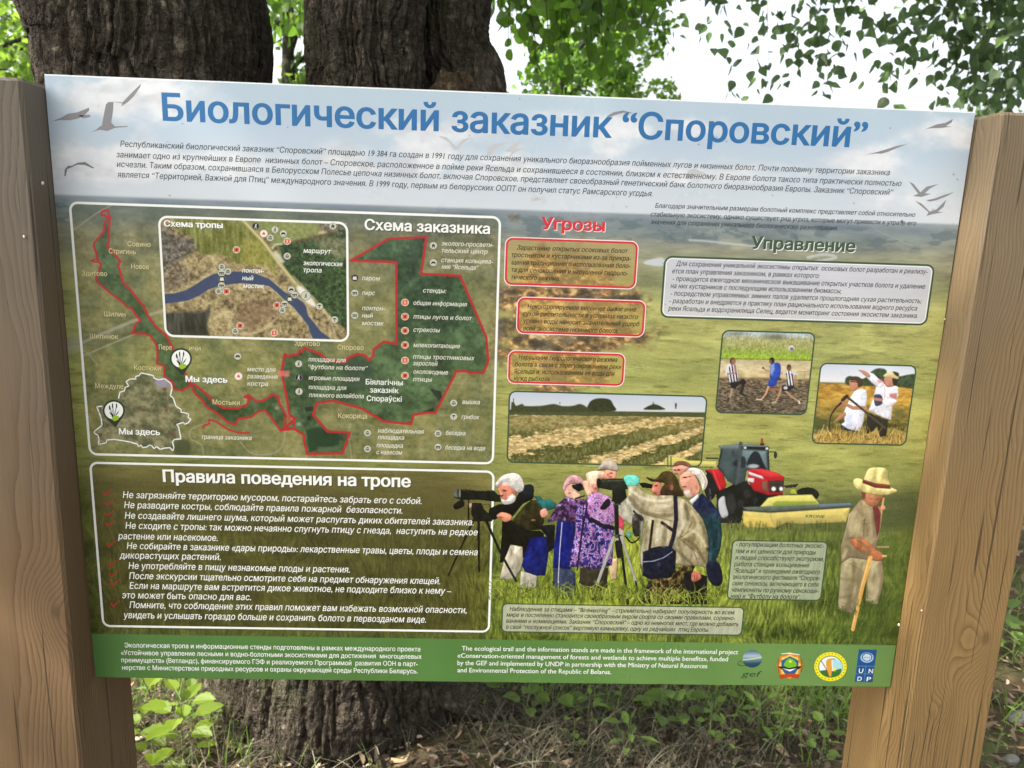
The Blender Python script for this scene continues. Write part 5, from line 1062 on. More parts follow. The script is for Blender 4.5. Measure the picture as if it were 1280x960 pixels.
# ---- posts: square pine timbers with rings that bend round the knots
def wood(name, pith, knots, stops, grey_top=0.0, freq=150.0, seed=0.0):
    w = NT(name); co = w.objco(); x, y, zz = w.xyz(co)
    warp = w.noise(w.comb(w.math('MULTIPLY', x, 3.0), w.math('MULTIPLY', y, 3.0), w.math('MULTIPLY_ADD', zz, 1.3, seed)), 2.0, 3)
    wz = w.math('MULTIPLY', w.math('SUBTRACT', warp, .5), .10)
    dx = w.math('ADD', w.math('SUBTRACT', x, pith[0]), wz); dy = w.math('SUBTRACT', y, pith[1])
    tilt = w.math('MULTIPLY', w.math('SUBTRACT', zz, 1.0), pith[2]); dx = w.math('ADD', dx, tilt)
    r = w.math('SQRT', w.math('ADD', w.math('MULTIPLY', dx, dx), w.math('MULTIPLY', dy, dy)))
    kn = None
    for kx, kz, rad in knots:
        ddx = w.math('SUBTRACT', x, kx); ddz = w.math('MULTIPLY', w.math('SUBTRACT', zz, kz), .62)
        d = w.math('SQRT', w.math('ADD', w.math('MULTIPLY', ddx, ddx), w.math('MULTIPLY', ddz, ddz)))
        g = w.math('POWER', 2.718, w.math('MULTIPLY', w.math('MULTIPLY', d, d), -1.0 / (rad * rad * 6)))
        r = w.math('ADD', r, w.math('MULTIPLY', g, rad * 1.9))
        core = w.math('SMOOTH_MIN', w.math('MULTIPLY', w.math('SUBTRACT', rad * .55, d), 200.0), 1.0, .1)
        core = w.math('MAXIMUM', core, 0.0); kn = core if kn is None else w.math('MAXIMUM', kn, core)
    fine = w.noise(w.comb(w.math('MULTIPLY', x, 60.0), w.math('MULTIPLY', y, 60.0), w.math('MULTIPLY', zz, 2.0)), 6.0, 4, .6)
    ph = w.math('MULTIPLY_ADD', r, freq, w.math('MULTIPLY', fine, .35))
    saw = w.math('FRACT', ph); ring_ = w.math('POWER', saw, 1.7)
    amp = w.noise(w.comb(w.math('MULTIPLY', x, 20.0), y, w.math('MULTIPLY', zz, 1.0)), 1.0, 2)
    ring2 = w.math('MULTIPLY', ring_, w.math('MULTIPLY_ADD', amp, 1.0, .25))
    c = w.ramp(ring2, stops)
    blot = w.noise(co, 5.0, 4, .6); c = w.mix(w.math('MULTIPLY', w.math('SUBTRACT', blot, .42), .9), c, tuple(q * .62 for q in stops[1][1]))
    streak = w.noise(w.comb(w.math('MULTIPLY', x, 90.0), w.math('MULTIPLY', y, 90.0), w.math('MULTIPLY', zz, 4.0)), 1.6, 4, .65)
    c = w.mix(w.math('MULTIPLY', w.math('SUBTRACT', streak, .5), .5), c, tuple(q * .5 for q in stops[-1][1]))
    pale_streak = w.noise(w.comb(w.math('MULTIPLY', x, 30.0), w.math('MULTIPLY', y, 30.0), w.math('MULTIPLY', zz, .8)), 1.2, 3)  # uneven paler streaks along the grain
    c = w.mix(w.math('MULTIPLY', pale_streak, .35), c, tuple(q * 1.35 for q in stops[0][1]))
    if kn is not None: c = w.mix(w.math('MULTIPLY', kn, .8), c, tuple(q * .55 for q in stops[0][1]))
    if grey_top:                                # grey fade at the top: glare and shade painted into the wood colour
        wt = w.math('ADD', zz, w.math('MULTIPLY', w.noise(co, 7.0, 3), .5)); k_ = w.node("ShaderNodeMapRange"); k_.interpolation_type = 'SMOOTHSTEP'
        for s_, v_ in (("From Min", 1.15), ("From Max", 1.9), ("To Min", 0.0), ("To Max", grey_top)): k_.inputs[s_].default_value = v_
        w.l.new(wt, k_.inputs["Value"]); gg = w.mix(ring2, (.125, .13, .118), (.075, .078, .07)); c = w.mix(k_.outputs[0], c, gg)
    ck = w.noise(w.comb(w.math('MULTIPLY', x, 160.0), w.math('MULTIPLY', y, 160.0), w.math('MULTIPLY', zz, 2.2)), 1.0, 2)
    crack = w.ramp(ck, [(0.0, (1, 1, 1)), (.335, (1, 1, 1)), (.36, (0, 0, 0)), (1.0, (0, 0, 0))]); c = w.mix(w.math('MULTIPLY', crack, .75), c, (.03, .022, .015))
    w.l.new(c, w.b.inputs["Base Color"]); w.b.inputs["Roughness"].default_value = .62; w.b.inputs["Specular IOR Level"].default_value = .3
    h = w.math('SUBTRACT', w.math('MULTIPLY_ADD', ring2, .6, w.math('MULTIPLY', fine, .4)), crack)
    w.l.new(w.bump(h, .5, .0016), w.b.inputs["Normal"])
    return w.m
def post(x0, x1, ztop, mat, lb):
    y0, y1 = -.05, .115; bv = .004; n = 24
    prof = [(x0 + bv, y0), (x1 - bv, y0), (x1, y0 + bv), (x1, y1 - bv), (x1 - bv, y1), (x0 + bv, y1), (x0, y1 - bv), (x0, y0 + bv)]
    zs = list(np.linspace(-.35, ztop - bv, n)) + [ztop]; V = []
    cx, cy = (x0 + x1) / 2, (y0 + y1) / 2
    for i, zz in enumerate(zs):
        s = 1.0 if i < n else .95
        for px, py in prof: V.append((cx + (px - cx) * s + .0012 * math.sin(zz * 5 + px * 9), cy + (py - cy) * s, zz))
    m_ = len(prof); Fq = [(i * m_ + k, i * m_ + (k + 1) % m_, (i + 1) * m_ + (k + 1) % m_, (i + 1) * m_ + k) for i in range(n) for k in range(m_)]
    me = mesh_np("wooden_post", V, [np.array(Fq), np.array([list(range(n * m_, (n + 1) * m_))])])
    o = link("wooden_post", me, board, mat); o["label"] = lb; return o
kR = at(1232, 798, -.05); kR2 = at(1176, 882, -.05); kL = at(70, 765, -.05); kR3 = at(1300, 540, -.05); kL2 = at(-6, 560, -.05)
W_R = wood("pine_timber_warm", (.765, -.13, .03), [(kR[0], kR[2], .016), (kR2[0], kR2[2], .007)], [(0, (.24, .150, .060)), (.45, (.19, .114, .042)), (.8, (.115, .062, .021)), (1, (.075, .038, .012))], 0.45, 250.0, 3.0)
W_L = wood("pine_timber_glare_top", (-.69, -.15, -.06), [(kL[0], kL[2], .015)], [(0, (.148, .094, .048)), (.45, (.112, .066, .031)), (.8, (.058, .03, .014)), (1, (.034, .018, .01))], 0.5, 260.0, 8.0)
pl_ = post(-.602 - .126, -.602, ZB + PH - .013, W_L, "left post with wavy grain, a knot and grey glare painted at its top")
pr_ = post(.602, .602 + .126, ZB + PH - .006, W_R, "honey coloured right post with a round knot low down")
M_FLUFF = mat_plain("white_fluff", (.75, .73, .68), .9, lin=True)
def blobm(c, r, seed):
    rr = np.random.default_rng(seed); V, Fq = [], []; n, m_ = 5, 8
    for i in range(n + 1):
        th = math.pi * i / n
        for k_ in range(m_):
            ph = 2 * math.pi * k_ / m_; q = r * rr.uniform(.6, 1.25)
            V.append((c[0] + q * math.sin(th) * math.cos(ph), c[1] + q * math.sin(th) * math.sin(ph) * .7, c[2] + q * math.cos(th) * 1.2))
    for i in range(n):
        for k_ in range(m_): Fq.append((i * m_ + k_, i * m_ + (k_ + 1) % m_, (i + 1) * m_ + (k_ + 1) % m_, (i + 1) * m_ + k_))
    return mesh_np("seed_fluff", V, np.array(Fq), smooth=True)
for x, y, Yp, r, par in ((1152, 763, -.052, .0022, pr_), (1181, 399, -.0015, .0018, pr_), (1123.5, 781, -.012, .0030, pr_), (30, 296, -.052, .0026, pl_), (53, 229, -.03, .0030, pl_), (67, 279, -.004, .002, pl_), (67, 292, -.004, .0022, pl_)):
    p = at(x, y, Yp)
    link("seed_fluff", blobm(p, r * .6, int(x)), par, M_FLUFF)
# ------------------------------------------------------------------ ground, trees, plants
def gz(x, y):
    x = np.asarray(x, float); y = np.asarray(y, float)
    near = np.exp(-((x / 6) ** 2 + ((y - 1) / 6) ** 2))
    return (.03 * np.sin(x * 1.7 + 1) * np.cos(y * 1.3) + .018 * np.sin(x * 4.1 + y * 3.2) + .01 * np.sin(x * 9 - y * 7)) * near + .07 * np.exp(-(((x + .28) / .75) ** 2 + ((y - 1.15) / .75) ** 2)) - .0
gt = NT("forest_floor"); co = gt.objco()
a1 = gt.noise(co, 1.6, 5, .6); a2 = gt.noise(co, 14.0, 6, .7); a3 = gt.noise(co, 60.0, 4, .7)
c1 = gt.ramp(a2, [(.25, (.022, .015, .009)), (.5, (.058, .041, .025)), (.7, (.105, .078, .048)), (.85, (.16, .125, .08))])
c2 = gt.ramp(a3, [(.3, (.03, .032, .014)), (.6, (.075, .085, .03)), (.8, (.12, .13, .05))])
c = gt.mix(gt.ramp(a1, [(.45, (0, 0, 0)), (.62, (1, 1, 1))]), c1, c2)
gt.l.new(c, gt.b.inputs["Base Color"]); gt.b.inputs["Roughness"].default_value = .95; gt.b.inputs["Specular IOR Level"].default_value = .1
gt.l.new(gt.bump(gt.math('ADD', a2, gt.math('MULTIPLY', a3, .5)), .8, .02), gt.b.inputs["Normal"])
ax = np.concatenate([-np.geomspace(1200, 4.2, 22), np.linspace(-4, 4, 161), np.geomspace(4.2, 1200, 22)])
ay = np.concatenate([-np.geomspace(1200, 3.2, 22), np.linspace(-3, 6, 181), np.geomspace(6.2, 1200, 22)])
GX, GY = np.meshgrid(ax, ay); GZ = gz(GX, GY) + np.where(np.abs(GX) < 4.1, 1, 0) * (rng.random(GX.shape) - .5) * .012
nx_ = len(ax); jj, ii = np.mgrid[0:len(ay) - 1, 0:nx_ - 1]; q = (jj * nx_ + ii).ravel()
ground = link("ground", mesh_np("ground", np.stack([GX.ravel(), GY.ravel(), GZ.ravel()], 1), np.stack([q, q + 1, q + 1 + nx_, q + nx_], 1), smooth=True), None, gt.m)
ground["kind"] = "structure"

# ---- bark
def bark(name, dark, mid, light, sc=1.0, moss=0.3):
    b = NT(name); co = b.objco(); x, y, zz = b.xyz(co)
    w = b.math('SUBTRACT', b.noise(co, 9.0, 3, .6), .5)
    def st(k, j=.05): return b.comb(b.math('MULTIPLY_ADD', w, j, x), b.math('MULTIPLY_ADD', w, j, y), b.math('MULTIPLY', zz, k))
    def ridge(v, scale, det): return b.math('ABSOLUTE', b.math('MULTIPLY_ADD', b.noise(v, scale, det, .6), 2.0, -1.0))
    r1 = ridge(st(.16), 21.0 * sc, 4); r2 = ridge(st(.30, .02), 48.0 * sc, 3); r3 = ridge(st(2.6, .03), 22.0 * sc, 3)
    f1 = b.math('MINIMUM', b.math('MULTIPLY', r1, 3.2), 1.0); f2 = b.math('MINIMUM', b.math('MULTIPLY', r2, 6.0), 1.0); f3 = b.math('MINIMUM', b.math('MULTIPLY', r3, 9.0), 1.0)
    fn = b.noise(co, 95.0, 5, .7); big = b.noise(co, 4.0, 4, .6); sm_ = b.noise(co, 34.0, 4, .65)
    h = b.math('ADD', b.math('MULTIPLY_ADD', f1, .8, b.math('MULTIPLY', f2, .28)), b.math('MULTIPLY_ADD', f3, .16, b.math('MULTIPLY', fn, .45)))
    c = b.ramp(b.math('MULTIPLY_ADD', fn, .35, b.math('MULTIPLY_ADD', sm_, .45, b.math('MULTIPLY', big, .3))), [(.38, dark), (.55, mid), (.74, light)])
    crk = b.math('MULTIPLY', b.math('SUBTRACT', 1.0, f1), .4); c = b.mix(crk, c, tuple(k * .25 for k in dark))
    c = b.mix(b.math('MULTIPLY', b.math('SUBTRACT', 1.0, f2), .5), c, tuple(k * .4 for k in dark)); c = b.mix(b.math('MULTIPLY', b.math('SUBTRACT', 1.0, f3), .4), c, tuple(k * .4 for k in dark))
    li = b.ramp(b.noise(co, 17.0, 5, .65), [(.60, (0, 0, 0)), (.68, (1, 1, 1))]); c = b.mix(b.math('MULTIPLY', li, .6), c, tuple(min(1, k * 1.25) for k in light))
    ms = b.ramp(b.noise(co, 4.5, 4, .6), [(.5, (0, 0, 0)), (.68, (1, 1, 1))]); c = b.mix(b.math('MULTIPLY', ms, moss), c, (.045, .055, .02))
    b.l.new(c, b.b.inputs["Base Color"]); b.b.inputs["Roughness"].default_value = .9; b.b.inputs["Specular IOR Level"].default_value = .15
    b.l.new(b.bump(h, 1.0, .014), b.b.inputs["Normal"])
    return b.m
BARK = bark("furrowed_bark", (.034, .027, .020), (.085, .068, .050), (.185, .155, .12))
BARK2 = bark("smooth_bark", (.05, .045, .038), (.12, .11, .09), (.2, .18, .15), 2.0, .2)

def tube(path, nseg=64, lobes=None, rough=0.0, seed=0, sub_=6, flare=None, base=(0, 0, 0), dense=None, fis=0.0):
    """path: (x,y,z,r) nodes -> displaced tube mesh arrays, relative to base; dense = (z0, z1, step) adds rows where the bark is seen close"""
    p = smooth_pts(path, sub_, False)
    if dense:
        z = p[:, 2]; zz_ = np.concatenate([np.arange(z[0], dense[0], .1), np.arange(dense[0], dense[1], dense[2]), np.arange(dense[1], z[-1], .12), [z[-1]]])
        zz_ = np.unique(zz_[(zz_ >= z[0]) & (zz_ <= z[-1])]); p = np.stack([np.interp(zz_, z, p[:, k]) for k in range(4)], 1)
    n = len(p)
    th = np.linspace(-math.pi / 2, 1.5 * math.pi, nseg, endpoint=False)
    d = np.gradient(p[:, :3], axis=0); d /= np.linalg.norm(d, axis=1)[:, None] + 1e-9
    if dense:
        for _ in range(3): d = np.concatenate([d[:1], (d[:-2] + d[1:-1] + d[2:]) / 3, d[-1:]])
    refv = np.array([0.0, 1.0, 0.02]); a = np.cross(d, refv); a /= np.linalg.norm(a, axis=1)[:, None] + 1e-9; b = np.cross(d, a)
    nzv = fbm((n, nseg), (max(n / 5, 2), 3.0) if not dense else (60, nseg / 9), seed + 1, 4, .6)
    R_ = p[:, 3][:, None] * (1 + rough * (nzv - .5))
    if lobes: 
        for k_, am, ph in lobes: R_ = R_ * (1 + am * np.cos(k_ * th + ph)[None])
    if flare is not None:
        for ang, am, zr in flare:
            R_ = R_ * (1 + am * np.exp(-((np.angle(np.exp(1j * (th - ang)))) / .38) ** 2)[None] * np.exp(-np.clip(p[:, 2] + .05, 0, 9) / zr)[:, None])
    if fis:                                     # furrowed bark: long upright fissures, short cross cracks, flaky plates
        cs = nseg / (2 * math.pi * float(np.median(p[:, 3])))          # samples per metre around
        rs = 1 / dense[2]
        sh_ = ((fbm((n, nseg), (.10 * rs, .07 * cs), seed + 40, 3) - .5) * .05 * cs).astype(int)
        ix = np.clip(np.arange(nseg)[None] + sh_, 0, nseg - 1)
        def ridge(cz, ct, sd_, o_): q = np.take_along_axis(fbm((n, nseg), (cz * rs, ct * cs), sd_, o_, .5), ix, 1); return np.abs(2 * q - 1)
        f1 = np.clip(ridge(.34, .024, seed + 50, 3) * 3.6, 0, 1); f2 = np.clip(ridge(.08, .016, seed + 60, 2) * 5, 0, 1); f3 = np.clip(ridge(.016, .06, seed + 70, 2) * 7, 0, 1)
        pl = fbm((n, nseg), (.03 * rs, .02 * cs), seed + 80, 4, .65)
        R_ = R_ + fis * ((f1 ** .7 - 1) + .35 * (f2 - 1) + .20 * (f3 - 1) + .42 * (pl - .5))
    V = p[:, None, :3] + (a[:, None] * np.cos(th)[None, :, None] + b[:, None] * np.sin(th)[None, :, None]) * R_[..., None]
    V = V.reshape(-1, 3) - np.array(base)
    jj, ii = np.mgrid[0:n - 1, 0:nseg]; i2 = (ii + 1) % nseg
    Fq = np.stack([jj * nseg + ii, (jj + 1) * nseg + ii, (jj + 1) * nseg + i2, jj * nseg + i2], -1).reshape(-1, 4)
    return V, Fq
def tubes(name, paths, parent, mat, base, nseg=10, rough=.15, **kw):
    V, Fq, n = [], [], 0
    for i, pa in enumerate(paths):
        v, f = tube(pa, nseg, rough=rough, seed=i * 3 + 5, sub_=4, base=base); V.append(v); Fq.append(f + n); n += len(v)
    return link(name, mesh_np(name, np.concatenate(V), np.concatenate(Fq), smooth=True), parent, mat)

# ---- leaves
def leafmat(name, col, trans, var=.35, tw=.5):
    l = NT(name); oi = l.node("ShaderNodeNewGeometry").outputs["Random Per Island"]
    c = l.mix(oi, tuple(k * (1 - var) for k in col), tuple(min(1, k * (1 + var)) for k in col)); t = l.mix(oi, tuple(k * (1 - var * .6) for k in trans), tuple(min(1, k * (1 + var * .6)) for k in trans))
    l.l.new(c, l.b.inputs["Base Color"]); l.b.inputs["Roughness"].default_value = .5; l.b.inputs["Specular IOR Level"].default_value = .3
    tr = l.node("ShaderNodeBsdfTranslucent"); l.l.new(t, tr.inputs["Color"])
    mx = l.node("ShaderNodeMixShader"); mx.inputs[0].default_value = tw
    l.l.new(l.b.outputs[0], mx.inputs[1]); l.l.new(tr.outputs[0], mx.inputs[2]); l.l.new(mx.outputs[0], l.out.inputs["Surface"])
    return l.m
LEAF_ROUND = [(0, 0), (.26, .08), (.46, .34), (.47, .62), (.28, .88), (0, 1.0), (-.28, .88), (-.47, .62), (-.46, .34), (-.26, .08)]
LEAF_TRI = [(0, 0), (.22, .04), (.38, .18), (.43, .34), (.34, .54), (.17, .78), (0, 1.0), (-.17, .78), (-.34, .54), (-.43, .34), (-.38, .18), (-.22, .04)]
LEAF_LONG = [(0, 0), (.16, .2), (.22, .5), (.13, .8), (0, 1.0), (-.13, .8), (-.22, .5), (-.16, .2)]
LEAF_SMALL = [(0, 0), (.38, .45), (0, 1.0), (-.38, .45)]
def rot_mats(n, dirs=None, spread=1.0, r=None):
    r = r or rng
    if dirs is None: d = r.normal(size=(n, 3))
    else: d = np.asarray(dirs, float) + r.normal(size=(n, 3)) * spread
    d /= np.linalg.norm(d, axis=1)[:, None] + 1e-9
    s = np.cross(d, r.normal(size=(n, 3))); s /= np.linalg.norm(s, axis=1)[:, None] + 1e-9
    return d, s, np.cross(d, s)
def leaves(centres, sizes, outline, dirs=None, spread=.6, fold=.18, bend=.12, r=None):
    """outline leaves with a fold along the midrib; dirs is the way each tip points"""
    r = r or rng
    c = np.asarray(centres, float); n = len(c); sizes = np.broadcast_to(sizes, (n,))
    d, s, nn = rot_mats(n, dirs, spread, r)
    o = np.asarray(outline); hh = np.abs(o[:, 0]) * fold - bend * o[:, 1] ** 2
    V = c[:, None] + (d[:, None] * o[None, :, 1:2] + s[:, None] * o[None, :, 0:1] + nn[:, None] * hh[None, :, None]) * sizes[:, None, None]
    k_ = len(o); half = k_ // 2
    A_ = list(range(0, half + 1)); B_ = [0] + list(range(half, k_))
    base = (np.arange(n) * k_)[:, None]
    fs = [base + np.array(A_)[None], base + np.array(B_)[None]]
    return V.reshape(-1, 3), fs
def leafobj(name, V, fs, parent, mat, base=(0, 0, 0)): return link(name, mesh_np(name, V - np.array(base), fs), parent, mat)

# ---- the big many-stemmed tree right behind the board
TB = np.array([-.27, 1.12, float(gz(-.27, 1.12))])
tree = empty("old_tree", tuple(TB), "massive dark tree with furrowed bark forking into three stems right behind the board", "tree", None)
pa = at(424, 960, .95); pb = at(436, 860, 1.1)
cx0 = float(at(430, 870, 1.12)[0])
trunk_path = [(cx0, 1.12, -.25, .41), (cx0, 1.12, .0, .38), (cx0, 1.12, .25, .352), (cx0 + .0, 1.12, .5, .35), (cx0 + .01, 1.11, .8, .36), (cx0 + .03, 1.10, 1.1, .37), (cx0 + .05, 1.10, 1.35, .34), (cx0 + .05, 1.1, 1.55, .2)]
v, f = tube(trunk_path, 520, [(2, .03, .4), (3, .03, 1.0), (5, .02, 2.0)], .10, 3, 14, [(a, m_, .20) for a, m_ in ((.2, .2), (1.3, .16), (2.6, .2), (3.3, .2), (4.3, .2), (5.4, .25))], TB, (-.12, .95, .005), .016)
link("trunk", mesh_np("trunk", v, f, smooth=True), tree, BARK)
def px_stem(pts, seed, extra, lobes=None):
    path = []
    for (x0, y0, x1, y1, Yc) in pts:
        a, b = at(x0, y0, Yc), at(x1, y1, Yc); c_ = (a + b) / 2; path.append((c_[0], Yc, c_[2], abs(b[0] - a[0]) / 2 * .985))
    path = sorted(path, key=lambda q_: q_[2]) 
    path = [extra[0]] + path + extra[1]
    v, f = tube(path, 460, lobes or [(3, .025, seed), (4, .02, seed * 2)], .08, seed, 16, None, TB, (1.6, 2.3, .005), .015)
    return link("stem", mesh_np("stem", v, f, smooth=True), tree, BARK)
px_stem([(43, 0, 333, 2, 1.12), (61, 92, 339, 101, 1.12), (100, 230, 372, 240, 1.12), (150, 380, 420, 390, 1.12)], 11, [(-.36, 1.12, .95, .26), [(-1.15, 1.2, 2.9, .27), (-1.5, 1.3, 4.6, .22), (-1.7, 1.3, 6.5, .14)]])
px_stem([(382, 0, 536, 2, 1.06), (382, 103, 534, 106, 1.06), (386, 240, 550, 240, 1.08), (390, 380, 540, 380, 1.08)], 23, [(-.24, 1.1, .95, .2), [(-.27, 1.1, 2.9, .17), (-.3, 1.2, 4.5, .14), (-.4, 1.3, 6.5, .09)]])
px_stem([(506, 0, 617, 2, 1.2), (512, 116, 634, 118, 1.2), (500, 240, 622, 240, 1.12), (470, 380, 590, 380, 1.1)], 37, [(-.17, 1.1, 1.0, .18), [(.03, 1.25, 2.9, .11), (.1, 1.5, 4.3, .10), (.3, 1.8, 6.2, .06)]])
# burl at the fork
bc = at(566, 116, .99); rr = np.random.default_rng(4); V, Fq = [], []
for i in range(15):
    th = math.pi * i / 14
    for k_ in range(24):
        ph = 2 * math.pi * k_ / 24; q_ = .046 * (1 + .28 * math.sin(5 * ph + th * 4) * math.sin(th * 3) + rr.uniform(-.14, .14)); V.append((bc[0] - TB[0] + q_ * 1.25 * math.sin(th) * math.cos(ph), bc[1] + .04 - TB[1] + q_ * math.sin(th) * math.sin(ph), bc[2] - TB[2] + q_ * 1.1 * math.cos(th)))
for i in range(14):
    for k_ in range(24): Fq.append((i * 24 + k_, (i + 1) * 24 + k_, (i + 1) * 24 + (k_ + 1) % 24, i * 24 + (k_ + 1) % 24))
BURL = bark("scarred_burl", (.07, .05, .03), (.17, .12, .07), (.30, .22, .14), 2.2, 0)
link("burl", mesh_np("burl", V, np.array(Fq), smooth=True), tree, BURL)
# roots
def G3(x, y): return np.array([x, y, float(gz(x, y))])
for nodes in ([(cx0 + .26, 1.0, .10, .09), (cx0 + .40, .98, .04, .06), (cx0 + .56, 1.02, .0, .035), (cx0 + .7, 1.08, -.04, .015)],):
    nd = [(x, y, zz + float(gz(x, y)), r) for x, y, zz, r in nodes]
    v, f = tube(nd, 60, [(3, .08, 1)], .35, 5, 10, None, TB); link("root", mesh_np("root", v, f, smooth=True), tree, BARK)
LM_DARK = leafmat("leaf_dark", (.055, .10, .025), (.17, .34, .035), .4, .55)
LM_LIGHT = leafmat("leaf_light", (.07, .12, .025), (.24, .40, .045), .35, .55)
LM_BIRCH = leafmat("leaf_birch", (.075, .115, .065), (.19, .30, .11), .4, .55)
# crown high above, and low twigs that hang into view right of the stems
def clumps(cs, n, rad, r): 
    cs = np.asarray(cs, float); i = r.integers(0, len(cs), n); q = r.normal(size=(n, 3)); q /= np.linalg.norm(q, axis=1)[:, None]
    return cs[i] + q * (np.asarray(rad)[i] if np.ndim(rad) else rad)[..., None] * (r.random(n) ** .4)[:, None] if np.ndim(rad) else cs[i] + q * rad * (r.random(n) ** .45)[:, None]
r1 = np.random.default_rng(21)
cc = np.stack([r1.uniform(-6.0, 2.4, 90), r1.uniform(-2.4, 4.8, 90), r1.uniform(4.2, 8.2, 90)], 1)
V, fs = leaves(clumps(cc, 22500, .75, r1), r1.uniform(.08, .13, 22500), LEAF_ROUND, (0, 0, -1), .8, r=r1)
leafobj("crown", V, fs, tree, LM_LIGHT, TB)
limbs = [[(-1.5, 1.3, 4.4, .09), (-2.0, 1.2, 5.0, .06), (-2.6, .9, 5.6, .03)], [(-.32, 1.2, 4.2, .08), (0, .6, 5.0, .05), (.4, .1, 5.6, .025)], [(.08, 1.45, 4.0, .06), (.8, 1.7, 4.8, .04), (1.5, 2.0, 5.6, .02)], [(-1.45, 1.3, 4.0, .08), (-1.2, 2.2, 4.9, .05), (-1.0, 3.2, 5.8, .02)]]
tubes("limb", limbs, tree, BARK, TB, 12)
def hang(name, starts, parent, base, lm, tm, size, per, outline, r, twig_r=.0022, spread=.45, fluff=.45):
    """twigs: list of (top point, end point); leaves alternate along each"""
    paths, C_, D_, S_ = [], [], [], []
    for a, b in starts:
        a, b = np.asarray(a, float), np.asarray(b, float); L_ = np.linalg.norm(b - a); n = max(3, int(L_ * per))
        m_ = (a + b) / 2 + r.normal(size=3) * L_ * .06
        pts = [tuple(a) + (twig_r * 1.6,), tuple(m_) + (twig_r,), tuple(b) + (twig_r * .5,)]; paths.append(pts)
        t = (np.arange(n) + r.random(n) * .6) / n; q = ((1 - t) ** 2)[:, None] * a + (2 * t * (1 - t))[:, None] * (m_ * 2 - (a + b) / 2) + (t ** 2)[:, None] * b
        C_.append(q + r.normal(size=(n, 3)) * size * fluff * (.4 + 1.2 * r.random((n, 1)))); D_.append(np.tile((0, 0, -1), (n, 1)) + r.normal(size=(n, 3)) * .45); S_.append(size * r.uniform(.65, 1.2, n))
    C_, D_, S_ = map(np.concatenate, (C_, D_, S_))
    tubes("twigs", paths, parent, tm, base, 5, .1)
    V, fs = leaves(C_, S_, outline, D_, spread, r=r); return leafobj(name, V, fs, parent, lm, base)
r2 = np.random.default_rng(31); st = []
for k_ in range(46):                           # near leaves, 2.4-3.2 m away
    x = r2.uniform(630, 805); Yd = r2.uniform(1.5, 2.3); yb = r2.uniform(20, 100) if x < 770 else r2.uniform(0, 60)
    if x < 660: yb *= .7
    st.append((at(x + r2.uniform(-40, 20), -190, Yd + .1), at(x, yb, Yd)))
for k_ in range(10):
    x = r2.uniform(340, 380); Yd = r2.uniform(2.2, 2.9); st.append((at(x - 10, -160, Yd), at(x, r2.uniform(-10, 60), Yd)))
hang("hanging_leaves", st, tree, TB, LM_DARK, BARK2, .050, 28, LEAF_ROUND, r2)
tubes("limb", [[(.03, 1.3, 2.95, .06), (.25, 1.7, 2.95, .035), (.6, 2.1, 2.75, .015)], [(-.3, 1.15, 3.2, .07), (.1, 1.9, 3.1, .03), (.5, 2.2, 3.0, .012)]], tree, BARK, TB, 10)

# ---- birch out of frame on the right, its long twigs hang into the picture
bb = at(1500, 500, 4.2); BBASE = np.array([bb[0], 4.2, float(gz(bb[0], 4.2))])
birch = empty("birch_tree", tuple(BBASE), "birch with long drooping twigs of small leaves hanging against the bright sky at upper right", "tree")
bm_ = NT("birch_bark"); cb = bm_.objco(); bx_, by_, bz_ = bm_.xyz(cb)
nb = bm_.noise(bm_.comb(bm_.math('MULTIPLY', bx_, 2.0), bm_.math('MULTIPLY', by_, 2.0), bm_.math('MULTIPLY', bz_, 14.0)), 2.0, 4, .6)
bm_.l.new(bm_.ramp(nb, [(.52, (.62, .6, .56)), (.6, (.06, .05, .045))]), bm_.b.inputs["Base Color"]); bm_.b.inputs["Roughness"].default_value = .8
X0, Y0 = BBASE[0], BBASE[1]
v, f = tube([(X0, Y0, -.2, .17), (X0, Y0, 1.2, .14), (X0 + .05, Y0, 3.5, .11), (X0, Y0, 6, .07), (X0 - .05, Y0, 8.5, .03)], 32, [(3, .04, 0)], .06, 6, 10, None, BBASE); link("trunk", mesh_np("trunk", v, f, smooth=True), birch, bm_.m)
lim = [[(X0, Y0, z0, .045), (X0 - .8, Y0 - .3 + dy, z0 + .7, .03), (X0 - 1.9, Y0 - .5 + dy, z0 + .9, .012), (X0 - 2.6, Y0 - .6 + dy, z0 + .75, .005)] for z0, dy in ((3.0, -.2), (3.4, .3), (3.9, -.5), (4.4, .1))]
lim += [[(X0, Y0, z0, .04), (X0 + .7, Y0 + dy, z0 + .8, .025), (X0 + 1.6, Y0 + dy * 2, z0 + .9, .008)] for z0, dy in ((3.2, .2), (4.0, -.3), (4.9, .3))]
tubes("limb", lim, birch, BARK2, BBASE, 10)
r3 = np.random.default_rng(41); st = []
def strand(x, yb, Yd, n=1, wob=14):
    for _ in range(n):
        xx = x + r3.normal() * wob; Y_ = Yd + r3.normal() * .15; st.append((at(xx + r3.uniform(-10, 50), -230 - r3.uniform(0, 120), Y_), at(xx, yb + r3.normal() * 10, Y_)))
for x, yb, n in ((1012, 95, 4), (1020, 125, 4), (1005, 60, 4), (975, 128, 2), (955, 105, 1), (925, 125, 1), (940, 68, 2), (1055, 50, 3), (1062, 85, 1), (1105, 120, 3), (1100, 60, 3), (1125, 95, 3), (1145, 40, 3), (1160, 128, 3), (1180, 100, 4), (1185, 30, 4), (1205, 90, 4), (1225, 130, 6), (1240, 130, 7), (1255, 130, 8), (1270, 125, 9), (1290, 120, 9), (1310, 120, 6), (1195, 135, 3), (900, 30, 2), (880, 40, 2), (860, 22, 3), (830, 30, 3), (905, 5, 2)):
    strand(x, yb, 3.3 if x < 1100 else 3.0, max(1, int(n * .75 + .3)), 10 if x > 900 else 7)
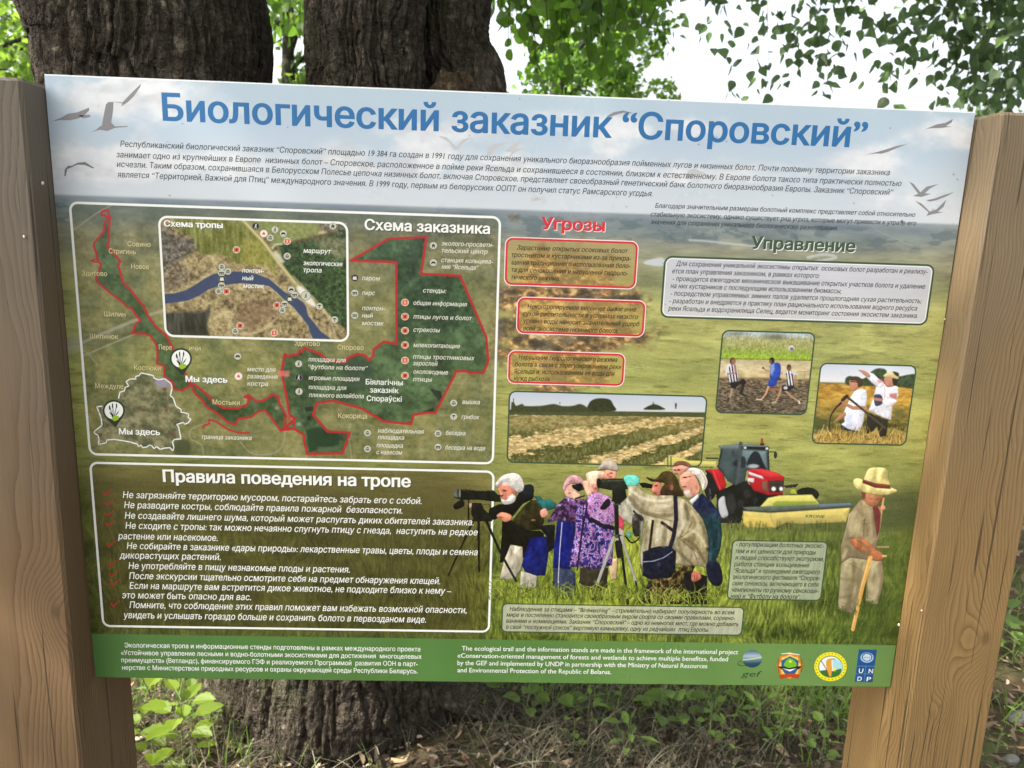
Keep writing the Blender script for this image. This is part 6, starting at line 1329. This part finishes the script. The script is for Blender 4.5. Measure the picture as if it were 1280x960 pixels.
hang("hanging_leaves", st, birch, BBASE, LM_BIRCH, BARK2, .062, 30, LEAF_TRI, r3, .0012, .6, .95)
cc = np.stack([X0 + r3.normal(size=30) * 1.5, Y0 + r3.normal(size=30) * 1.3, r3.uniform(3.8, 8.5, 30)], 1)
V, fs = leaves(clumps(cc, 5000, .5, r3), r3.uniform(.035, .06, 5000), LEAF_TRI, (0, 0, -1), .6, r=r3); leafobj("crown", V, fs, birch, LM_BIRCH, BBASE)

# ---- leafy trees further back
def bush_tree(px, Yd, h0, h1, rx, n, size, lm, lb, seed, gaps=1.0, cat="tree"):
    r = np.random.default_rng(seed); p = at(px, 300, Yd); B_ = np.array([p[0], Yd, 0.0])
    e = empty("leafy_tree", tuple(B_), lb, cat, "leafy trees beyond the board")
    tp = [(p[0], Yd, -.2, .16), (p[0] + .1, Yd, h0 * .6, .12), (p[0], Yd, h0 + (h1 - h0) * .5, .07), (p[0] + .1, Yd, h1 * .95, .02)]
    v, f = tube(tp, 20, None, .1, seed, 6, None, B_); link("trunk", mesh_np("trunk", v, f, smooth=True), e, BARK2)
    m_ = int(60 * gaps); cz = r.uniform(h0, h1, m_); w = np.sqrt(np.clip(1 - ((cz - (h0 + h1) / 2) / ((h1 - h0) * .56)) ** 2, .05, 1))
    a = r.uniform(0, 2 * math.pi, m_); q = np.sqrt(r.random(m_)); cc = np.stack([p[0] + rx * w * q * np.cos(a), Yd + rx * w * q * np.sin(a), cz], 1)
    br = [[(p[0], Yd, min(z_ - .3, h1 * .9), .03), tuple((np.array([p[0], Yd, z_]) + c_) / 2) + (.018,), tuple(c_) + (.006,)] for c_, z_ in zip(cc[:24], cc[:24, 2])]
    tubes("branch", br, e, BARK2, B_, 5)
    V, fs = leaves(clumps(cc, n, rx * .26, r), r.uniform(.75, 1.25, n) * size, LEAF_SMALL, (0, 0, -.7), .8, r=r); leafobj("crown", V, fs, e, lm, B_)
bush_tree(-30, 6.5, 1.0, 5.0, 1.6, 8000, .085, LM_LIGHT, "sunlit yellow green tree at the far left above the grey post", 51)
bush_tree(60, 11.0, 1.2, 6.5, 2.0, 8000, .11, LM_LIGHT, "pale green tree behind the left stem of the big tree", 52)
bush_tree(365, 7.5, 1.2, 4.6, 1.1, 5000, .085, LM_LIGHT, "light green tree seen through the gap between the dark stems", 53)
bush_tree(690, 6.2, 1.0, 4.8, .95, 7000, .075, LM_DARK, "mid green tree just right of the forked stem above the panel", 54)
bush_tree(748, 9.5, 1.2, 5.2, 1.0, 6000, .09, LM_LIGHT, "thin green tree fading into the bright sky right of the stems", 55)
bush_tree(1345, 8.0, 1.0, 5.4, 1.5, 7000, .085, LM_BIRCH, "grey green tree at the far right behind the warm post", 56)

# far wood edge that closes the view at ground level
r7 = np.random.default_rng(99); n_ = 9000; a7 = r7.uniform(-1.35, 1.35, n_) ; d7 = r7.uniform(30, 38, n_)
hx = 4.4 + 1.2 * np.sin(a7 * 17) + .7 * np.sin(a7 * 41 + 1); z7 = hx * r7.random(n_) ** .8
V, fs = leaves(np.stack([d7 * np.sin(a7), d7 * np.cos(a7), z7], 1), r7.uniform(.5, .9, n_), LEAF_SMALL, (0, 0, -1), .9, r=r7)
o = leafobj("far_woods", V, fs, None, LM_DARK); o["kind"] = "stuff"; o["label"] = "dark green edge of a far wood all along the horizon"
# ---- forest floor: litter, dry grass, twigs, plants
SUNNY = lambda x, y: True
def scatter(n, r, ymin=.35, ymax=4.5, k=1.0):  # denser near the board
    y = ymin + (ymax - ymin) * r.random(n) ** 1.5; x = r.normal(size=n) * (1.0 + .35 * y) + .15; return x, y
r4 = np.random.default_rng(61)
x, y = scatter(24000, r4); zz = gz(x, y) + r4.uniform(.002, .022, len(x))
DRY = NT("dry_leaf"); oi = DRY.node("ShaderNodeNewGeometry").outputs["Random Per Island"]
DRY.l.new(DRY.ramp(oi, [(0, (.035, .022, .013)), (.3, (.085, .055, .032)), (.6, (.15, .10, .06)), (.85, (.24, .18, .12)), (.95, (.34, .28, .2)), (1, (.32, .15, .07))]), DRY.b.inputs["Base Color"]); DRY.b.inputs["Roughness"].default_value = .8
dd = np.stack([r4.normal(size=len(x)), r4.normal(size=len(x)), r4.normal(size=len(x)) * .35], 1)
V, fs = leaves(np.stack([x, y, zz], 1), r4.uniform(.010, .05, len(x)) * r4.uniform(.5, 1.1, len(x)), LEAF_LONG, dd, .1, .5, .5, r4)
o = leafobj("leaf_litter", V, fs, None, DRY.m); o["kind"] = "stuff"; o["label"] = "brown dry leaf litter strewn over the ground behind the board"
def blades(x, y, r, h, w, lean, segs=4, curl=1.0):
    n = len(x); z0 = gz(x, y); a = r.uniform(0, 2 * math.pi, n); L_ = h * r.uniform(.5, 1.3, n); ln = lean * r.uniform(.3, 1.4, n)
    dx, dy = np.cos(a), np.sin(a); V = []
    for s in range(segs + 1):
        t = s / segs; hor = L_ * ln * t ** (1.4) ; ver = L_ * (t - .5 * np.minimum(ln, 1.6) * curl * t * t)
        ww = w * (1 - t) ** .6 * .5 + 1e-4; px_, py_ = x + dx * hor, y + dy * hor; pz = z0 + np.maximum(ver, .004)
        V += [np.stack([px_ - dy * ww, py_ + dx * ww, pz], 1), np.stack([px_ + dy * ww, py_ - dx * ww, pz], 1)]
    V = np.stack(V, 1); k_ = 2 * (segs + 1); base = (np.arange(n) * k_)[:, None]
    fs = [base + np.array([2 * s, 2 * s + 1, 2 * s + 3, 2 * s + 2])[None] for s in range(segs)]
    return V.reshape(-1, 3), fs
DGR = NT("dry_grass"); oi = DGR.node("ShaderNodeNewGeometry").outputs["Random Per Island"]
DGR.l.new(DGR.ramp(oi, [(0, (.02, .016, .009)), (.35, (.043, .036, .02)), (.7, (.08, .072, .042)), (1, (.17, .16, .105))]), DGR.b.inputs["Base Color"]); DGR.b.inputs["Roughness"].default_value = .8
x1, y1 = scatter(1300, r4, .4, 4.5); cxs = np.array([(.32, 1.05), (.55, 1.25), (.2, .8), (-.85, 1.05), (.42, .85), (-.7, .8), (.75, .95), (.1, 1.4)])
i = r4.integers(0, len(cxs), 2400); x2 = cxs[i, 0] + r4.normal(size=2400) * .16; y2 = cxs[i, 1] + r4.normal(size=2400) * .14
x, y = np.concatenate([x1, x2]), np.concatenate([y1, y2])
V, fs = blades(x, y, r4, .15, .0024, 1.3, 5, .9); o = leafobj("dry_grass", V, fs, None, DGR.m); o["kind"] = "stuff"; o["label"] = "grey dry grass lying in tangled strands around the tree roots"
LM_GRASS = leafmat("grass_blade", (.115, .18, .035), (.28, .46, .05), .4, .45)
cl_ = np.array([(-.72, 1.3), (.25, 1.3), (.95, 1.05), (-.95, 1.25), (-.8, 1.5), (.35, 1.5), (.62, 1.62), (.9, 1.7), (.15, 1.75), (.5, 1.35), (1.0, 1.35), (-.62, .92), (1.35, 1.9), (1.2, 1.2), (.78, 1.3)])
i = r4.integers(0, len(cl_), 3400); x = cl_[i, 0] + r4.normal(size=3400) * .12; y = cl_[i, 1] + r4.normal(size=3400) * .12
xx, yy = scatter(5000, r4, 1.0, 6); x, y = np.concatenate([x, xx]), np.concatenate([y, yy])
V, fs = blades(x, y, r4, .12, .0045, .7, 4, .6); o = leafobj("green_grass", V, fs, None, LM_GRASS); o["kind"] = "stuff"; o["label"] = "sparse green grass blades growing through the litter"
# seedlings
LM_SEED = leafmat("seedling_leaf", (.16, .24, .03), (.48, .60, .035), .18, .55); STEM = mat_plain("green_stem", (.10, .13, .04), .6, lin=True)
LEAF_TOOTH = [(0, 0), (.2, .1), (.34, .26), (.3, .32), (.40, .48), (.33, .54), (.34, .68), (.22, .74), (.16, .88), (0, 1.0), (-.16, .88), (-.22, .74), (-.34, .68), (-.33, .54), (-.40, .48), (-.3, .32), (-.34, .26), (-.2, .1)]
def seedling(x, y, h, n, size, lm, lb, seed, outline=LEAF_TOOTH, group=None, name="seedling"):
    r = np.random.default_rng(seed); B_ = G3(x, y); e = empty(name, tuple(B_), lb, "plant", group)
    top = np.array([r.normal() * .1 * h, r.normal() * .1 * h, h])
    stems = [[(0, 0, -.02, .0022), tuple(top * .5 + r.normal(size=3) * .006) + (.0018,), tuple(top) + (.001,)]]
    C_, D_ = [], []
    for k_ in range(n):
        t = .25 + .75 * k_ / max(1, n - 1); p0 = top * t; a = k_ * 2.4 + r.normal() * .3; out = np.array([math.cos(a), math.sin(a), .35]) * size * .55
        stems.append([tuple(p0) + (.0012,), tuple(p0 + out * .6 + (0, 0, .004)) + (.001,), tuple(p0 + out) + (.0008,)]); C_.append(p0 + out); D_.append((math.cos(a), math.sin(a), .15 + .25 * t))
    tubes("stem", stems, e, STEM, (0, 0, 0), 5, 0.0)
    s_ = size * r.uniform(.75, 1.2, n); d = np.array(D_); d /= np.linalg.norm(d, axis=1)[:, None]; up = np.tile((0, 0, 1.0), (n, 1)) + r.normal(size=(n, 3)) * .25
    sd = np.cross(d, up); sd /= np.linalg.norm(sd, axis=1)[:, None]; nn = np.cross(sd, d); o_ = np.asarray(outline); hh = np.abs(o_[:, 0]) * .22 - .22 * o_[:, 1] ** 2
    V = np.array(C_)[:, None] + (d[:, None] * o_[None, :, 1:2] + sd[:, None] * o_[None, :, 0:1] + nn[:, None] * hh[None, :, None]) * s_[:, None, None]
    k2 = len(o_); base = (np.arange(n) * k2)[:, None]; half = k2 // 2
    fs = [base + np.arange(0, half + 1)[None], base + np.array([0] + list(range(half, k2)))[None]]
    link("leaves", mesh_np("leaves", V.reshape(-1, 3), fs), e, lm); return e
p = atz(228, 945, .05); seedling(p[0], p[1], .20, 15, .062, LM_SEED, "bright yellow green seedling with toothed leaves between the left post and the trunk", 71)
p = atz(196, 955, .03); seedling(p[0], p[1], .12, 5, .055, LM_SEED, "smaller yellow green seedling leaning out beside the left post", 72)
p = atz(186, 930, .03); seedling(p[0], p[1], .19, 8, .06, LM_SEED, "pale green seedling touching the inner edge of the left post", 73)
p = atz(714, 950, .02); seedling(p[0], p[1], .10, 5, .026, LM_GRASS, "little green weed in the dry grass right of the trunk", 74)
for k_, (px_, py_, h_, n_, s_) in enumerate(((655, 905, .12, 8, .05), (690, 890, .14, 8, .06), (815, 900, .16, 9, .055), (850, 892, .14, 8, .06), (910, 935, .14, 9, .026), (960, 940, .17, 10, .024), (985, 925, .15, 9, .026), (1005, 905, .16, 9, .03), (1035, 900, .15, 9, .03), (930, 880, .12, 6, .04), (1050, 935, .12, 8, .024), (1252, 800, .16, 10, .075), (1268, 815, .14, 8, .07), (1262, 905, .12, 10, .022), (1246, 925, .08, 8, .02))):
    p = atz(px_, py_ + 20, .0)
    lbs = ["leafy weed close to the right side of the trunk below the panel", "broad leaved weed just right of the tree roots", "tall broad leaved weed under the middle of the green footer", "broad leaved weed under the right half of the footer", "thin stemmed plantlet below the logos", "slim plantlet in the litter below the emblem with the bird", "slim upright plantlet left of the right post", "feathery plantlet right below the panel near the right post", "feathery plantlet touching the inner side of the right post", "small weed just under the footer behind the litter", "low plantlet at the foot of the right post", "lush broad leaved weed right of the right post", "second lush weed at the right picture edge", "fine leaved weed low at the right picture edge", "tiny weed beside the foot of the right post"]
    seedling(p[0], p[1], h_, n_, s_, LM_GRASS, lbs[k_], 80 + k_, LEAF_LONG if s_ < .04 else LEAF_TOOTH, "green weeds on the forest floor", "weed")
r6 = np.random.default_rng(77)
WPOS = [(600, 892, "weed half hidden by the trunk base"), (735, 905, "weed beside the leaning stick"), (760, 885, "weed just below the word Republic on the footer"), (790, 930, "weed low in the middle of the visible ground"), (880, 910, "weed below the small letters of the first logo"), (945, 905, "weed under the round emblems"), (1020, 945, "weed near the lower edge left of the right post"), (170, 880, "weed hugging the left post under the panel corner"), (250, 890, "weed at the left foot of the trunk under the footer"), (270, 905, "weed touching the left flank of the trunk")]
for k_, (px_, py_, lb) in enumerate(WPOS):
    p = atz(px_, py_ + 24, .0); seedling(p[0], p[1], r6.uniform(.08, .15), int(r6.integers(6, 11)), r6.uniform(.03, .055), LM_GRASS, "green " + lb, 130 + k_, LEAF_LONG if k_ % 2 else LEAF_TOOTH, "green weeds on the forest floor", "weed")
# twigs and stones
TW = bark("twig_bark", (.06, .05, .04), (.15, .125, .10), (.28, .25, .21), 6.0, 0)
r5 = np.random.default_rng(91); x, y = scatter(900, r5, .45, 4.0); V, Fq, n = [], [], 0
for k_ in range(900):
    a = r5.uniform(0, math.pi); L_ = r5.uniform(.03, .14); z0 = float(gz(x[k_], y[k_])) + r5.uniform(.006, .02); rad = r5.uniform(.0008, .0024)
    dxx, dyy = math.cos(a) * L_ / 2, math.sin(a) * L_ / 2
    v, f = tube([(x[k_] - dxx, y[k_] - dyy, z0, rad), (x[k_] + r5.normal() * .008, y[k_] + r5.normal() * .008, z0 + .008, rad), (x[k_] + dxx, y[k_] + dyy, z0, rad * .6)], 5, None, .1, k_, 2); V.append(v); Fq.append(f + n); n += len(v)
o = link("twig_litter", mesh_np("twig_litter", np.concatenate(V), np.concatenate(Fq), smooth=True), None, TW); o["kind"] = "stuff"; o["label"] = "fine broken twigs lying across the litter"
for k_, (pts, lb) in enumerate(((((925, 945), (965, 930), (1000, 955)), "short grey stick lying in the litter below the emblems"), (((1240, 862), (1262, 875), (1285, 892)), "grey branch lying on the ground right of the right post"), (((640, 945), (700, 925), (745, 905)), "thin stick leaning in the dry grass right of the trunk"))):
    P3 = [atz(a, b, .03) for a, b in pts]; B_ = G3(P3[1][0], P3[1][1]); e = empty("fallen_stick", tuple(B_), lb, "stick", "sticks on the ground")
    v, f = tube([(q_[0], q_[1], float(gz(q_[0], q_[1])) + .012, .006 - .001 * i) for i, q_ in enumerate(P3)], 10, None, .2, k_, 5, None, B_); link("branch", mesh_np("branch", v, f, smooth=True), e, TW)
ST = NT("stone"); cs_ = ST.objco(); ST.l.new(ST.ramp(ST.noise(cs_, 30, 5, .7), [(.3, (.06, .058, .05)), (.7, (.17, .165, .145))]), ST.b.inputs["Base Color"]); ST.b.inputs["Roughness"].default_value = .9; ST.l.new(ST.bump(ST.noise(cs_, 60, 4), .5, .004), ST.b.inputs["Normal"])
for k_, (px_, py_, r_, lb) in enumerate(((1274, 900, .030, "round grey stone right of the right post at the picture edge"), (1262, 958, .02, "pale stone low in the corner beside the right post"))):
    p = atz(px_, py_, .0); rr = np.random.default_rng(k_); V, Fq = [], []
    for i in range(13):
        th = math.pi * i / 12
        for j in range(20):
            ph = 2 * math.pi * j / 20; q_ = r_ * (1 + .12 * math.sin(2 * ph + k_) * math.sin(th) + .1 * math.sin(3 * th + ph)); V.append((q_ * 1.2 * math.sin(th) * math.cos(ph), q_ * math.sin(th) * math.sin(ph), q_ * .75 * math.cos(th)))
    for i in range(12):
        for j in range(20): Fq.append((i * 20 + j, (i + 1) * 20 + j, (i + 1) * 20 + (j + 1) % 20, i * 20 + (j + 1) % 20))
    o = link("stone", mesh_np("stone", V, np.array(Fq), smooth=True), None, ST.m); o.location = (p[0], p[1], float(gz(p[0], p[1])) + r_ * .4); tag(o, lb, "stone", "stones beside the right post")
